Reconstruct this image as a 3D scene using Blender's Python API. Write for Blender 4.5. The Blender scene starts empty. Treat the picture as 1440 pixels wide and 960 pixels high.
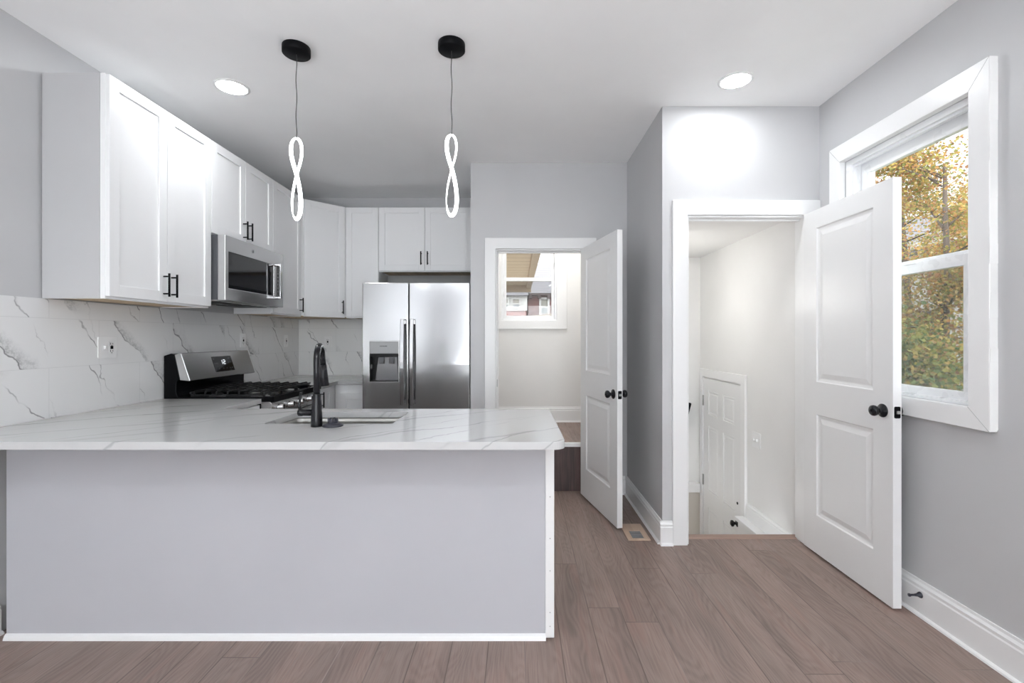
import bpy, bmesh, math, random
from mathutils import Matrix, Vector
random.seed(11)
PI = math.pi
SC = bpy.context.scene
COL = SC.collection

# ------------------------------------------------------------------ camera, world, exposure
cam = bpy.data.cameras.new('camera')
cam.sensor_width = 36.0
cam.lens = 660.0 / 1440.0 * 36.0
cam.shift_x = -8.0 / 1440.0
cam.shift_y = -6.0 / 1440.0
cam.clip_start = 0.02
camo = bpy.data.objects.new('camera', cam)
COL.objects.link(camo)
camo.location = (0, 0, 1.31)
camo.rotation_euler = (PI / 2, 0, 0)
SC.camera = camo
VS = SC.view_settings
VS.view_transform = 'Standard'
VS.look = 'None'
VS.gamma = 1.0
VS.use_curve_mapping = False
VS.exposure = 0.69
SC.cycles.use_denoising = True
SC.cycles.diffuse_bounces = 8
SC.cycles.max_bounces = 14
SC.cycles.transparent_max_bounces = 16
SC.cycles.caustics_reflective = False
SC.cycles.caustics_refractive = False
SC.cycles.sample_clamp_indirect = 6.0

SKY = 1.15
SKY_FILL = 7.0         # sky raised on this side to push light in through the added window
DOWNLIGHT = 66.0        # radiance of a ceiling downlight diffuser
LIVING = 150.0           # unseen downlights behind the camera; the far pair is added as fill
PENDANT = 7.0
FLUSH = 32.0
FILL_UPLIGHT = 620.0        # added unseen uplights that brighten the ceiling from behind the camera

world = bpy.data.worlds.new('world')
SC.world = world
world.use_nodes = True
bg = world.node_tree.nodes['Background']
bg.inputs[0].default_value = (0.94, 0.97, 1.0, 1)
wt = world.node_tree
tc = wt.nodes.new('ShaderNodeTexCoord')
sx = wt.nodes.new('ShaderNodeSeparateXYZ')
wt.links.new(tc.outputs['Generated'], sx.inputs[0])
mr = wt.nodes.new('ShaderNodeMapRange')
mr.interpolation_type = 'SMOOTHSTEP'
wt.links.new(sx.outputs[1], mr.inputs[0])
for i, q in enumerate((0.1, -0.9, SKY, SKY_FILL)):
    mr.inputs[i + 1].default_value = q
wt.links.new(mr.outputs[0], bg.inputs[1])

# ------------------------------------------------------------------ node helpers
class NT:
    def __init__(self, name):
        self.m = bpy.data.materials.new(name)
        self.m.use_nodes = True
        self.t = self.m.node_tree
        self.t.nodes.clear()
        self.out = self.t.nodes.new('ShaderNodeOutputMaterial')
    def n(self, typ, ins=None, **kw):
        nd = self.t.nodes.new(typ)
        for k, v in kw.items():
            setattr(nd, k, v)
        for k, v in (ins or {}).items():
            self.set(nd.inputs[k], v)
        return nd
    def set(self, sock, v):
        if isinstance(v, bpy.types.NodeSocket):
            self.t.links.new(v, sock)
        elif isinstance(v, bpy.types.Node):
            self.t.links.new(v.outputs[0], sock)
        else:
            if isinstance(v, tuple) and len(v) == 3 and sock.type == 'RGBA':
                v = v + (1.0,)
            sock.default_value = v
    def math(self, op, a, b=0.0, c=None, clamp=False):
        nd = self.t.nodes.new('ShaderNodeMath')
        nd.operation = op
        nd.use_clamp = clamp
        self.set(nd.inputs[0], a)
        self.set(nd.inputs[1], b)
        if c is not None:
            self.set(nd.inputs[2], c)
        return nd.outputs[0]
    def step(self, v, lo, hi, a=0.0, b=1.0):
        nd = self.t.nodes.new('ShaderNodeMapRange')
        nd.interpolation_type = 'SMOOTHSTEP'
        self.set(nd.inputs[0], v)
        for i, x in enumerate((lo, hi, a, b)):
            nd.inputs[i + 1].default_value = x
        return nd.outputs[0]
    def mix(self, f, a, b):
        nd = self.t.nodes.new('ShaderNodeMix')
        nd.data_type = 'RGBA'
        self.set(nd.inputs[0], f)
        self.set(nd.inputs[6], a)
        self.set(nd.inputs[7], b)
        return nd.outputs[2]
    def vec(self, x, y, z):
        nd = self.t.nodes.new('ShaderNodeCombineXYZ')
        self.set(nd.inputs[0], x); self.set(nd.inputs[1], y); self.set(nd.inputs[2], z)
        return nd.outputs[0]
    def pos(self):
        g = self.t.nodes.new('ShaderNodeNewGeometry')
        s = self.t.nodes.new('ShaderNodeSeparateXYZ')
        self.t.links.new(g.outputs['Position'], s.inputs[0])
        return s.outputs[0], s.outputs[1], s.outputs[2]
    def noise(self, v, scale, detail=3.0, rough=0.5, dist=0.0):
        return self.n('ShaderNodeTexNoise', {'Vector': v, 'Scale': scale, 'Detail': detail, 'Roughness': rough, 'Distortion': dist}).outputs[0]
    def surf(self, col, rough=0.5, metal=0.0, spec=0.5, coat=0.0, bump=None, bstr=0.1, bdist=0.002, **ex):
        p = self.n('ShaderNodeBsdfPrincipled', {'Base Color': col, 'Roughness': rough, 'Metallic': metal, 'Specular IOR Level': spec, 'Coat Weight': coat})
        for k, v in ex.items():
            self.set(p.inputs[k.replace('_', ' ')], v)
        if bump is not None:
            b = self.n('ShaderNodeBump', {'Height': bump, 'Strength': bstr, 'Distance': bdist})
            self.t.links.new(b.outputs[0], p.inputs['Normal'])
        self.t.links.new(p.outputs[0], self.out.inputs[0])
        return self.m

def paint(name, col, rough=0.5, spec=0.4, mottling=0.02, orange=0.05):
    t = NT(name)
    x, y, z = t.pos()
    v = t.vec(x, y, z)
    n1 = t.noise(v, 2.3, 3)
    f = t.step(n1, 0.3, 0.7, 1 - mottling, 1 + mottling * 0.5)
    c = t.n('ShaderNodeVectorMath', {0: col, 'Scale': f}, operation='SCALE').outputs[0]
    return t.surf(c, rough, spec=spec, bump=t.noise(v, 160, 2), bstr=orange, bdist=0.001)

def plain(name, col, rough=0.5, metal=0.0, spec=0.5, coat=0.0, grain=9):
    t = NT(name)
    x, y, z = t.pos()
    n1 = t.noise(t.vec(x, y, z), grain, 2)
    r = t.step(n1, 0.2, 0.8, max(rough - 0.015, 0.02), rough + 0.015)
    return t.surf(col, r, metal, spec, coat)

def stainless(name, col=(0.50, 0.50, 0.505), rough=0.15, axis='h'):
    t = NT(name)
    x, y, z = t.pos()
    if axis == 'h':
        v = t.vec(t.math('MULTIPLY', x, 1.5), t.math('MULTIPLY', y, 1.5), t.math('MULTIPLY', z, 420))
    else:
        v = t.vec(t.math('MULTIPLY', x, 300), t.math('MULTIPLY', y, 300), t.math('MULTIPLY', z, 2))
    n1 = t.noise(v, 1.0, 2)
    w = t.noise(t.vec(x, y, z), 2.2, 1)
    r = t.step(n1, 0.3, 0.7, rough - 0.004, rough + 0.005)
    h = t.math('MULTIPLY', w, 5.0)
    return t.surf(col, r, 1.0, bump=h, bstr=0.35, bdist=0.0012)

def emit(name, col, strength):
    t = NT(name)
    e = t.n('ShaderNodeEmission', {'Color': col, 'Strength': strength})
    t.t.links.new(e.outputs[0], t.out.inputs[0])
    return t.m

def mat_glass():
    t = NT('window_glass')
    g = t.n('ShaderNodeNewGeometry')
    dt = t.n('ShaderNodeVectorMath', {0: g.outputs['Incoming'], 1: g.outputs['Normal']}, operation='DOT_PRODUCT').outputs['Value']
    fr = t.math('ADD', t.math('MULTIPLY', t.math('POWER', t.math('SUBTRACT', 1.0, t.math('ABSOLUTE', dt)), 5.0), 0.9), 0.02)
    tr = t.n('ShaderNodeBsdfTransparent', {'Color': (0.96, 0.97, 0.97)})
    gl = t.n('ShaderNodeBsdfGlossy', {'Color': (1, 1, 1), 'Roughness': 0.02})
    mx = t.n('ShaderNodeMixShader', {0: fr, 1: tr.outputs[0], 2: gl.outputs[0]})
    t.t.links.new(mx.outputs[0], t.out.inputs[0])
    return t.m

def mat_screen():
    t = NT('insect_screen_mesh')
    tr = t.n('ShaderNodeBsdfTransparent', {'Color': (1, 1, 1)})
    df = t.n('ShaderNodeBsdfDiffuse', {'Color': (0.16, 0.16, 0.16)})
    mx = t.n('ShaderNodeMixShader', {0: 0.28, 1: tr.outputs[0], 2: df.outputs[0]})
    t.t.links.new(mx.outputs[0], t.out.inputs[0])
    return t.m

def mat_floor():
    t = NT('brown_plank_floor')
    x, y, z = t.pos()
    W, L = 0.155, 1.52
    u = t.math('DIVIDE', t.math('ADD', x, 10.045), W)
    row = t.math('FLOOR', u)
    r1 = t.n('ShaderNodeTexWhiteNoise', {'W': row}, noise_dimensions='1D').outputs[0]
    vv = t.math('ADD', t.math('DIVIDE', t.math('ADD', y, 20.0), L), t.math('MULTIPLY', r1, 1.0))
    cell = t.math('FLOOR', vv)
    rnd = t.n('ShaderNodeTexWhiteNoise', {'Vector': t.vec(row, cell, 0.0)}, noise_dimensions='3D')
    rv = rnd.outputs[0]
    off = t.math('MULTIPLY', rv, 37.0)
    fu = t.math('FRACT', u)
    fv = t.math('FRACT', vv)
    du = t.math('MULTIPLY', t.math('MINIMUM', fu, t.math('SUBTRACT', 1.0, fu)), W)
    dv = t.math('MULTIPLY', t.math('MINIMUM', fv, t.math('SUBTRACT', 1.0, fv)), L)
    seam = t.step(t.math('MINIMUM', du, dv), 0.0010, 0.0030, 1.0, 0.0)
    gx = t.math('ADD', x, off)
    warp = t.noise(t.vec(t.math('MULTIPLY', gx, 5.0), t.math('MULTIPLY', y, 1.1), off), 1.0, 2)
    ring = t.math('ADD', t.math('MULTIPLY', gx, 30.0), t.math('MULTIPLY', warp, 22.0))
    wav = t.math('ABSOLUTE', t.math('SUBTRACT', t.math('FRACT', ring), 0.5))
    cath = t.step(wav, 0.05, 0.42)
    fine = t.noise(t.vec(t.math('MULTIPLY', gx, 170.0), t.math('MULTIPLY', y, 5.0), off), 1.0, 4, 0.65)
    broad = t.noise(t.vec(t.math('MULTIPLY', gx, 9.0), t.math('MULTIPLY', y, 1.3), off), 1.0, 3)
    c1 = t.mix(rv, (0.165, 0.118, 0.100), (0.245, 0.183, 0.158))
    c2 = t.mix(t.step(broad, 0.35, 0.7), c1, (0.285, 0.202, 0.172))
    c3 = t.mix(t.math('MULTIPLY', t.step(fine, 0.42, 0.62), 0.30), c2, (0.12, 0.088, 0.076))
    c4 = t.mix(t.math('MULTIPLY', cath, 0.22), c3, (0.35, 0.268, 0.235))
    hue = t.mix(t.math('MULTIPLY', t.step(t.noise(t.vec(t.math('MULTIPLY', gx, 14.0), t.math('MULTIPLY', y, 1.6), 3.0), 1.0, 2), 0.56, 0.72), 0.45), c4, (0.30, 0.182, 0.150))
    dusty = t.step(t.noise(t.vec(x, t.math('MULTIPLY', y, 0.3), 0.0), 3.0, 4), 0.45, 0.75)
    seamc = t.mix(dusty, (0.10, 0.07, 0.06), (0.36, 0.29, 0.26))
    c5 = t.mix(t.math('MULTIPLY', seam, 0.85), hue, seamc)
    dust = t.step(t.noise(t.vec(x, y, 0.0), 70.0, 2), 0.73, 0.80)
    c6 = t.mix(t.math('MULTIPLY', dust, 0.25), c5, (0.4, 0.34, 0.31))
    hgt = t.math('SUBTRACT', t.math('MULTIPLY', fine, 0.3), t.math('MULTIPLY', seam, 1.0))
    return t.surf(c6, t.step(fine, 0.2, 0.8, 0.36, 0.52), spec=0.45, bump=hgt, bstr=0.25, bdist=0.001)

def bands(t, a, b, c, freq, warp, seed, wl=1.0):
    """signed distance (metres) to the nearest of a set of wandering lines running along a"""
    n1 = t.noise(t.vec(t.math('MULTIPLY', a, wl), t.math('MULTIPLY', b, wl * 0.8), t.math('ADD', c, seed)), 1.6, 5.0, 0.58)
    v = t.math('ADD', t.math('MULTIPLY', b, freq), t.math('ADD', t.math('MULTIPLY', n1, warp * freq), t.math('ADD', c, seed)))
    return t.math('DIVIDE', t.math('SUBTRACT', t.math('FRACT', v), 0.5), freq)

def mat_tile(axis):
    t = NT('marble_tile_' + ('long' if axis == 'y' else 'short'))
    x, y, z = t.pos()
    p = y if axis == 'y' else t.math('ADD', x, 7.218)
    TH, TW = 0.243, 0.55
    rowf = t.math('DIVIDE', t.math('SUBTRACT', z, 0.674), TH)
    row = t.math('FLOOR', rowf)
    par = t.math('MODULO', t.math('ADD', row, 20.0), 2.0)
    colf = t.math('DIVIDE', t.math('SUBTRACT', t.math('ADD', p, t.math('MULTIPLY', par, 0.275)), 0.367), TW)
    coli = t.math('FLOOR', colf)
    fr, fc = t.math('FRACT', rowf), t.math('FRACT', colf)
    dz = t.math('MULTIPLY', t.math('MINIMUM', fr, t.math('SUBTRACT', 1.0, fr)), TH)
    dp = t.math('MULTIPLY', t.math('MINIMUM', fc, t.math('SUBTRACT', 1.0, fc)), TW)
    seam = t.step(t.math('MINIMUM', dz, dp), 0.0007, 0.0018, 1.0, 0.0)
    rnd = t.n('ShaderNodeTexWhiteNoise', {'Vector': t.vec(row, coli, 1.0)}, noise_dimensions='3D').outputs[0]
    off = t.math('MULTIPLY', rnd, 23.0)
    # the vein runs down to the right at about fifty degrees
    ca, sa = math.cos(math.radians(-50)), math.sin(math.radians(-50))
    a = t.math('ADD', t.math('MULTIPLY', p, ca), t.math('MULTIPLY', z, sa))
    b = t.math('ADD', t.math('MULTIPLY', p, -sa), t.math('MULTIPLY', z, ca))
    d1 = bands(t, a, b, off, 2.6, 0.30, 2.0, 1.3)
    b2 = t.math('ADD', b, t.math('MULTIPLY', a, 0.25))
    d2 = bands(t, a, b2, off, 3.4, 0.34, 17.0, 1.6)
    tex = t.step(t.noise(t.vec(a, b, off), 60.0, 4, 0.75), 0.38, 0.66, 0.25, 1.0)
    m1 = t.step(t.noise(t.vec(a, b, t.math('ADD', off, 40.0)), 3.6, 2), 0.42, 0.54)
    m2 = t.step(t.noise(t.vec(a, b, t.math('ADD', off, 70.0)), 3.2, 2), 0.46, 0.58)
    m3 = t.step(t.noise(t.vec(a, b, t.math('ADD', off, 90.0)), 2.8, 2), 0.44, 0.57)
    thin1 = t.step(t.math('ABSOLUTE', d1), 0.001, 0.0060, 1.0, 0.0)
    thin2 = t.step(t.math('ABSOLUTE', d2), 0.0006, 0.0042, 1.0, 0.0)
    feather = t.math('MULTIPLY', t.step(d1, 0.0, 0.075, 1.0, 0.0), t.step(d1, -0.004, 0.0, 0.0, 1.0))
    c = t.mix(t.math('MULTIPLY', t.math('MULTIPLY', feather, m3), t.math('MULTIPLY', tex, 0.75)), (0.80, 0.80, 0.80), (0.30, 0.305, 0.31))
    c = t.mix(t.math('MULTIPLY', t.math('MULTIPLY', thin1, m1), 0.80), c, (0.20, 0.20, 0.205))
    c = t.mix(t.math('MULTIPLY', t.math('MULTIPLY', thin2, m2), 0.60), c, (0.26, 0.26, 0.265))
    c = t.mix(t.math('MULTIPLY', seam, 0.55), c, (0.62, 0.62, 0.62))
    return t.surf(c, 0.22, spec=0.5, bump=t.math('MULTIPLY', seam, -1.0), bstr=0.2, bdist=0.001)

def mat_quartz():
    t = NT('veined_white_quartz')
    x, y, z = t.pos()
    ca, sa = math.cos(math.radians(36)), math.sin(math.radians(36))
    a = t.math('ADD', t.math('MULTIPLY', x, ca), t.math('MULTIPLY', y, sa))
    b = t.math('ADD', t.math('MULTIPLY', x, -sa), t.math('MULTIPLY', y, ca))
    b = t.math('ADD', b, t.math('MULTIPLY', z, 0.8))
    d1 = bands(t, a, b, 0.0, 3.4, 0.28, 8.2, 0.9)
    b2 = t.math('SUBTRACT', b, t.math('MULTIPLY', a, 0.22))
    d2 = bands(t, a, b2, 0.0, 4.6, 0.30, 31.4, 1.2)
    m1 = t.step(t.noise(t.vec(a, b, z), 1.9, 2), 0.36, 0.58)
    m2 = t.step(t.noise(t.vec(a, b, t.math('ADD', z, 9.0)), 2.2, 2), 0.46, 0.60)
    thin1 = t.step(t.math('ABSOLUTE', d1), 0.0015, 0.0095, 1.0, 0.0)
    wide1 = t.step(t.math('ABSOLUTE', d1), 0.0, 0.03, 1.0, 0.0)
    thin2 = t.step(t.math('ABSOLUTE', d2), 0.001, 0.0065, 1.0, 0.0)
    c = t.mix(t.math('MULTIPLY', t.math('MULTIPLY', wide1, m2), 0.28), (0.53, 0.53, 0.53), (0.30, 0.30, 0.305))
    c = t.mix(t.math('MULTIPLY', t.math('MULTIPLY', thin1, m1), 0.70), c, (0.24, 0.24, 0.245))
    c = t.mix(t.math('MULTIPLY', t.math('MULTIPLY', thin2, m2), 0.60), c, (0.28, 0.28, 0.285))
    return t.surf(c, 0.13, spec=0.5)

def mat_wood(name, dark, light, along='z', scale=1.0, rough=0.5):
    t = NT(name)
    x, y, z = t.pos()
    s = {'x': (2, 40, 40), 'y': (40, 2, 40), 'z': (40, 40, 2)}[along]
    n1 = t.noise(t.vec(t.math('MULTIPLY', x, s[0] * scale), t.math('MULTIPLY', y, s[1] * scale), t.math('MULTIPLY', z, s[2] * scale)), 1.0, 4, 0.6, 0.4)
    n2 = t.noise(t.vec(t.math('MULTIPLY', x, s[0] * .2), t.math('MULTIPLY', y, s[1] * .2), t.math('MULTIPLY', z, s[2] * .2)), 1.0, 2)
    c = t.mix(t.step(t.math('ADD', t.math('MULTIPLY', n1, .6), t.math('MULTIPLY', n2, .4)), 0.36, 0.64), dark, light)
    return t.surf(c, rough)

def mat_leaf(name, stops):
    t = NT(name)
    g = t.n('ShaderNodeNewGeometry')
    r = t.n('ShaderNodeValToRGB', {0: g.outputs['Random Per Island']})
    cr = r.color_ramp
    while len(cr.elements) < len(stops):
        cr.elements.new(0.5)
    for e, (p, c) in zip(cr.elements, stops):
        e.position = p
        e.color = c + (1,)
    d = t.n('ShaderNodeBsdfDiffuse', {'Color': r.outputs[0]})
    tl = t.n('ShaderNodeBsdfTranslucent', {'Color': r.outputs[0]})
    mx = t.n('ShaderNodeMixShader', {0: 0.4, 1: d.outputs[0], 2: tl.outputs[0]})
    t.t.links.new(mx.outputs[0], t.out.inputs[0])
    return t.m

def mat_brick():
    t = NT('red_brick')
    x, y, z = t.pos()
    b = t.n('ShaderNodeTexBrick', {'Vector': t.vec(t.math('ADD', x, y), z, 0.0), 'Color1': (0.13, 0.026, 0.022), 'Color2': (0.10, 0.022, 0.02), 'Mortar': (0.15, 0.085, 0.075), 'Scale': 1.0, 'Mortar Size': 0.006, 'Brick Width': 0.22, 'Row Height': 0.075})
    return t.surf(b.outputs[0], 0.8)

def mat_lines(name, col, dark, pitch, axis, rough=0.6, frac=0.12):
    t = NT(name)
    p = t.pos()[{'x': 0, 'y': 1, 'z': 2}[axis]]
    f = t.math('FRACT', t.math('DIVIDE', t.math('ADD', p, 50.0), pitch))
    x, y, z = t.pos()
    n1 = t.noise(t.vec(x, y, z), 6.0, 3)
    c = t.mix(t.step(f, 0.0, frac, 1.0, 0.0), t.mix(n1, col, tuple(k * .85 for k in col)), dark)
    return t.surf(c, rough)

WALL = paint('light_grey_wall_paint', (0.545, 0.545, 0.553), 0.42, 0.45)
CEIL = paint('ceiling_paint', (0.92, 0.92, 0.92), 0.6, 0.3)
HALL = paint('white_hall_paint', (0.78, 0.775, 0.765), 0.5, 0.3)
BEIGE = paint('beige_basement_paint', (0.66, 0.62, 0.57), 0.5, 0.3)
TRIM = paint('white_trim_paint', (0.83, 0.83, 0.83), 0.32, 0.5, 0.01, 0.03)
DOORP = paint('white_door_paint', (0.80, 0.80, 0.80), 0.36, 0.45, 0.01, 0.03)
CAB = paint('white_cabinet_lacquer', (0.85, 0.85, 0.855), 0.33, 0.45, 0.005, 0.02)
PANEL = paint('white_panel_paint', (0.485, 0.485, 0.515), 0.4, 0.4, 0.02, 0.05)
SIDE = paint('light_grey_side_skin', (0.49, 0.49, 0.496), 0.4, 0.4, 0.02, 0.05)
VINYL = plain('white_vinyl', (0.84, 0.845, 0.86), 0.28)
PLATE = plain('white_plastic', (0.80, 0.80, 0.80), 0.3)
PLY = mat_wood('bare_plywood', (0.42, 0.30, 0.17), (0.60, 0.45, 0.28), 'y', 0.6)
BLACK = plain('matte_black_metal', (0.005, 0.005, 0.006), 0.4, 0.0, 0.08)
KNOB = plain('satin_black_metal', (0.008, 0.008, 0.010), 0.2, 0.0, 0.32)
ENAMEL = plain('black_enamel', (0.004, 0.004, 0.005), 0.16, 0.0, 0.12)
IRON = plain('cast_iron', (0.010, 0.010, 0.011), 0.36, 0.0, 0.35)
DARKG = plain('dark_grey_sheet', (0.075, 0.077, 0.085), 0.42, 0.3)
BGLASS = plain('black_glass', (0.006, 0.006, 0.008), 0.05, 0.0, 0.7)
STEEL = stainless('brushed_stainless')
STEEL2 = stainless('range_stainless', (0.60, 0.60, 0.60), 0.25)
SINKS = stainless('sink_stainless', (0.42, 0.41, 0.39), 0.4, 'v')
CHROME = plain('bright_chrome', (0.72, 0.72, 0.73), 0.12, 1.0)
NICKEL = plain('dull_nickel', (0.45, 0.45, 0.44), 0.32, 1.0)
GREYP = plain('grey_plastic', (0.30, 0.30, 0.305), 0.4)
DARKP = plain('charcoal_rubber', (0.03, 0.03, 0.042), 0.5)
FLOOR = mat_floor()
TILE_L = mat_tile('y')
TILE_B = mat_tile('x')
QUARTZ = mat_quartz()
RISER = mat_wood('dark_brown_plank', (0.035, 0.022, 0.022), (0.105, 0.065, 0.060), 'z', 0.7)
NOSE = mat_wood('brown_nosing', (0.24, 0.155, 0.125), (0.34, 0.235, 0.195), 'x')
VENT = mat_wood('pale_unfinished_wood', (0.50, 0.36, 0.27), (0.62, 0.47, 0.36), 'y', 0.4)
GLASS = mat_glass()
SCREEN = mat_screen()
LED = emit('led_white', (0.955, 0.985, 1.01), DOWNLIGHT)
LED_LIV = emit('led_white_living', (0.93, 0.98, 1.02), LIVING)
LOOP = emit('led_strip_white', (0.96, 0.99, 1.0), PENDANT)
SCONCE = emit('wall_lamp_white', (1.0, 0.985, 0.95), FLUSH * 0.75)
FILL_LOW = emit('low_fill_lamp_white', (1.0, 0.985, 0.95), FLUSH * 0.22)  # unseen lamp added to brighten the bottom of the stairwell
FLUSHM = emit('flush_lamp_white', (1.0, 0.985, 0.95), FLUSH)
DIGIT = emit('display_digit', (0.9, 0.95, 1.0), 0.8)
WHITEINK = plain('white_print', (0.6, 0.6, 0.6), 0.5)

# ------------------------------------------------------------------ mesh helpers
ORG = {}
class MB:
    def __init__(self, M=None):
        self.v, self.f, self.sm = [], [], []
        self.M = M or Matrix.Identity(4)
    def add(self, vs, fs, smooth=False):
        k = len(self.v)
        self.v += [self.M @ Vector(p) for p in vs]
        self.f += [tuple(i + k for i in f) for f in fs]
        self.sm += [smooth] * len(fs)
        return self
    def box(self, x0, x1, y0, y1, z0, z1):
        x0, x1 = sorted((x0, x1)); y0, y1 = sorted((y0, y1)); z0, z1 = sorted((z0, z1))
        vs = [(x, y, z) for z in (z0, z1) for y in (y0, y1) for x in (x0, x1)]
        return self.add(vs, [(0, 2, 3, 1), (4, 5, 7, 6), (0, 1, 5, 4), (2, 6, 7, 3), (0, 4, 6, 2), (1, 3, 7, 5)])
    def prism(self, poly, axis, a0, a1):
        """poly: 2D points (u,v); axis x -> (y,z), y -> (x,z), z -> (x,y)"""
        def mk(u, v, a):
            return {'x': (a, u, v), 'y': (u, a, v), 'z': (u, v, a)}[axis]
        n = len(poly)
        vs = [mk(u, v, a0) for u, v in poly] + [mk(u, v, a1) for u, v in poly]
        fs = [tuple(range(n))[::-1], tuple(range(n, 2 * n))]
        fs += [(i, (i + 1) % n, n + (i + 1) % n, n + i) for i in range(n)]
        return self.add(vs, fs)
    def plate(self, outer, holes, axis, a0, a1):
        """flat plate with holes, extruded between a0 and a1 along axis"""
        bm = bmesh.new()
        loops = [outer] + holes
        es = []
        lv = []
        for lp in loops:
            vv = [bm.verts.new((u, v, 0)) for u, v in lp]
            lv.append(vv)
            es += [bm.edges.new((vv[i], vv[(i + 1) % len(vv)])) for i in range(len(vv))]
        bmesh.ops.triangle_fill(bm, edges=es, use_beauty=True, use_dissolve=False)
        bm.verts.index_update()
        tris = [tuple(q.index for q in f.verts) for f in bm.faces]
        pts = [(q.co.x, q.co.y) for q in bm.verts]
        idx = [[q.index for q in vv] for vv in lv]
        bm.free()
        def mk(u, v, a):
            return {'x': (a, u, v), 'y': (u, a, v), 'z': (u, v, a)}[axis]
        n = len(pts)
        vs = [mk(u, v, a0) for u, v in pts] + [mk(u, v, a1) for u, v in pts]
        fs = [t for t in tris] + [tuple(i + n for i in t)[::-1] for t in tris]
        for ids in idx:
            m = len(ids)
            fs += [(ids[i], ids[(i + 1) % m], ids[(i + 1) % m] + n, ids[i] + n) for i in range(m)]
        return self.add(vs, fs)
    def lathe(self, prof, c=(0, 0, 0), d=(0, 0, 1), seg=24, smooth=True):
        """prof: (radius, height) along direction d from c"""
        q = Vector(d).to_track_quat('Z', 'Y')
        c = Vector(c)
        vs, fs = [], []
        for r, h in prof:
            for i in range(seg):
                a = 2 * PI * i / seg
                vs.append(tuple(c + q @ Vector((r * math.cos(a), r * math.sin(a), h))))
        for j in range(len(prof) - 1):
            for i in range(seg):
                k = (i + 1) % seg
                fs.append((j * seg + i, j * seg + k, (j + 1) * seg + k, (j + 1) * seg + i))
        self.add(vs, fs, smooth)
        n = len(prof)
        caps = []
        if prof[0][0] > 1e-5: caps.append(tuple(range(seg))[::-1])
        if prof[-1][0] > 1e-5: caps.append(tuple((n - 1) * seg + i for i in range(seg)))
        if caps:
            k = len(self.v) - len(vs)
            self.f += [tuple(i + k for i in f) for f in caps]
            self.sm += [False] * len(caps)
        return self
    def tube(self, path, r, seg=10, closed=False, caps=True):
        path = [Vector(p) for p in path]
        n = len(path)
        rr = r if isinstance(r, (list, tuple)) else [r] * n
        vs, fs = [], []
        up = None
        for i, p in enumerate(path):
            if closed:
                t = (path[(i + 1) % n] - path[i - 1]).normalized()
            else:
                t = (path[min(i + 1, n - 1)] - path[max(i - 1, 0)]).normalized()
            if up is None:
                up = t.orthogonal().normalized()
            up = (up - t * up.dot(t))
            up = up.normalized() if up.length > 1e-6 else t.orthogonal().normalized()
            b = t.cross(up)
            for k in range(seg):
                a = 2 * PI * k / seg
                vs.append(tuple(p + (up * math.cos(a) + b * math.sin(a)) * rr[i]))
        m = n if closed else n - 1
        for i in range(m):
            j = (i + 1) % n
            for k in range(seg):
                l = (k + 1) % seg
                fs.append((i * seg + k, i * seg + l, j * seg + l, j * seg + k))
        self.add(vs, fs, True)
        if caps and not closed:
            k0 = len(self.v) - len(vs)
            self.f += [tuple(k0 + i for i in range(seg))[::-1], tuple(k0 + (n - 1) * seg + i for i in range(seg))]
            self.sm += [False, False]
        return self
    def build(self, name, mat, parent=None, org=None, bevel=0.0, bseg=2, local=False):
        if parent is not None:
            base = Vector((0, 0, 0)) if local else ORG[parent]
        else:
            if org is None:
                xs = [p.x for p in self.v]; ys = [p.y for p in self.v]; zs = [p.z for p in self.v]
                org = ((min(xs) + max(xs)) / 2, (min(ys) + max(ys)) / 2, min(zs))
            base = Vector(org)
        me = bpy.data.meshes.new(name)
        me.from_pydata([tuple(p - base) for p in self.v], [], self.f)
        bm = bmesh.new(); bm.from_mesh(me)
        for f, s in zip(bm.faces, self.sm): f.smooth = s
        bmesh.ops.recalc_face_normals(bm, faces=bm.faces)
        bm.to_mesh(me); bm.free()
        me.materials.append(mat)
        o = bpy.data.objects.new(name, me)
        COL.objects.link(o)
        if parent is not None:
            o.parent = parent
        else:
            o.location = base
        ORG[o] = base
        if bevel:
            md = o.modifiers.new('edges', 'BEVEL')
            md.width = bevel; md.segments = bseg; md.limit_method = 'ANGLE'; md.angle_limit = math.radians(50)
            md.harden_normals = False
        return o

def box(*a):
    return MB().box(*a)
def tag(o, label, cat, group=None, kind=None):
    o['label'] = label; o['category'] = cat
    if group: o['group'] = group
    if kind: o['kind'] = kind
    return o
def thing(name, label, cat, loc, rotz=0.0, group=None, kind=None):
    o = bpy.data.objects.new(name, None)
    COL.objects.link(o)
    o.empty_display_size = 0.1
    o.location = loc
    o.rotation_euler = (0, 0, rotz)
    ORG[o] = Vector(loc)
    return tag(o, label, cat, group, kind)
def struct(o, label, cat):
    return tag(o, label, cat, None, 'structure')
def copy_tree(o, parent=None):
    c = o.copy(); COL.objects.link(c)
    if parent is not None: c.parent = parent
    for ch in [q for q in bpy.data.objects if q.parent == o]:
        copy_tree(ch, c)
    return c
def rect(u0, u1, v0, v1):
    return [(u0, v0), (u1, v0), (u1, v1), (u0, v1)]
def rrect(u0, u1, v0, v1, r, n=5):
    pts = []
    for cx, cy, a0 in ((u1 - r, v0 + r, -90), (u1 - r, v1 - r, 0), (u0 + r, v1 - r, 90), (u0 + r, v0 + r, 180)):
        for i in range(n + 1):
            a = math.radians(a0 + 90 * i / n)
            pts.append((cx + r * math.cos(a), cy + r * math.sin(a)))
    return pts

XL, XR, YB, YF, H = -2.298, 1.908, 4.92, -5.2, 2.77

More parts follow.
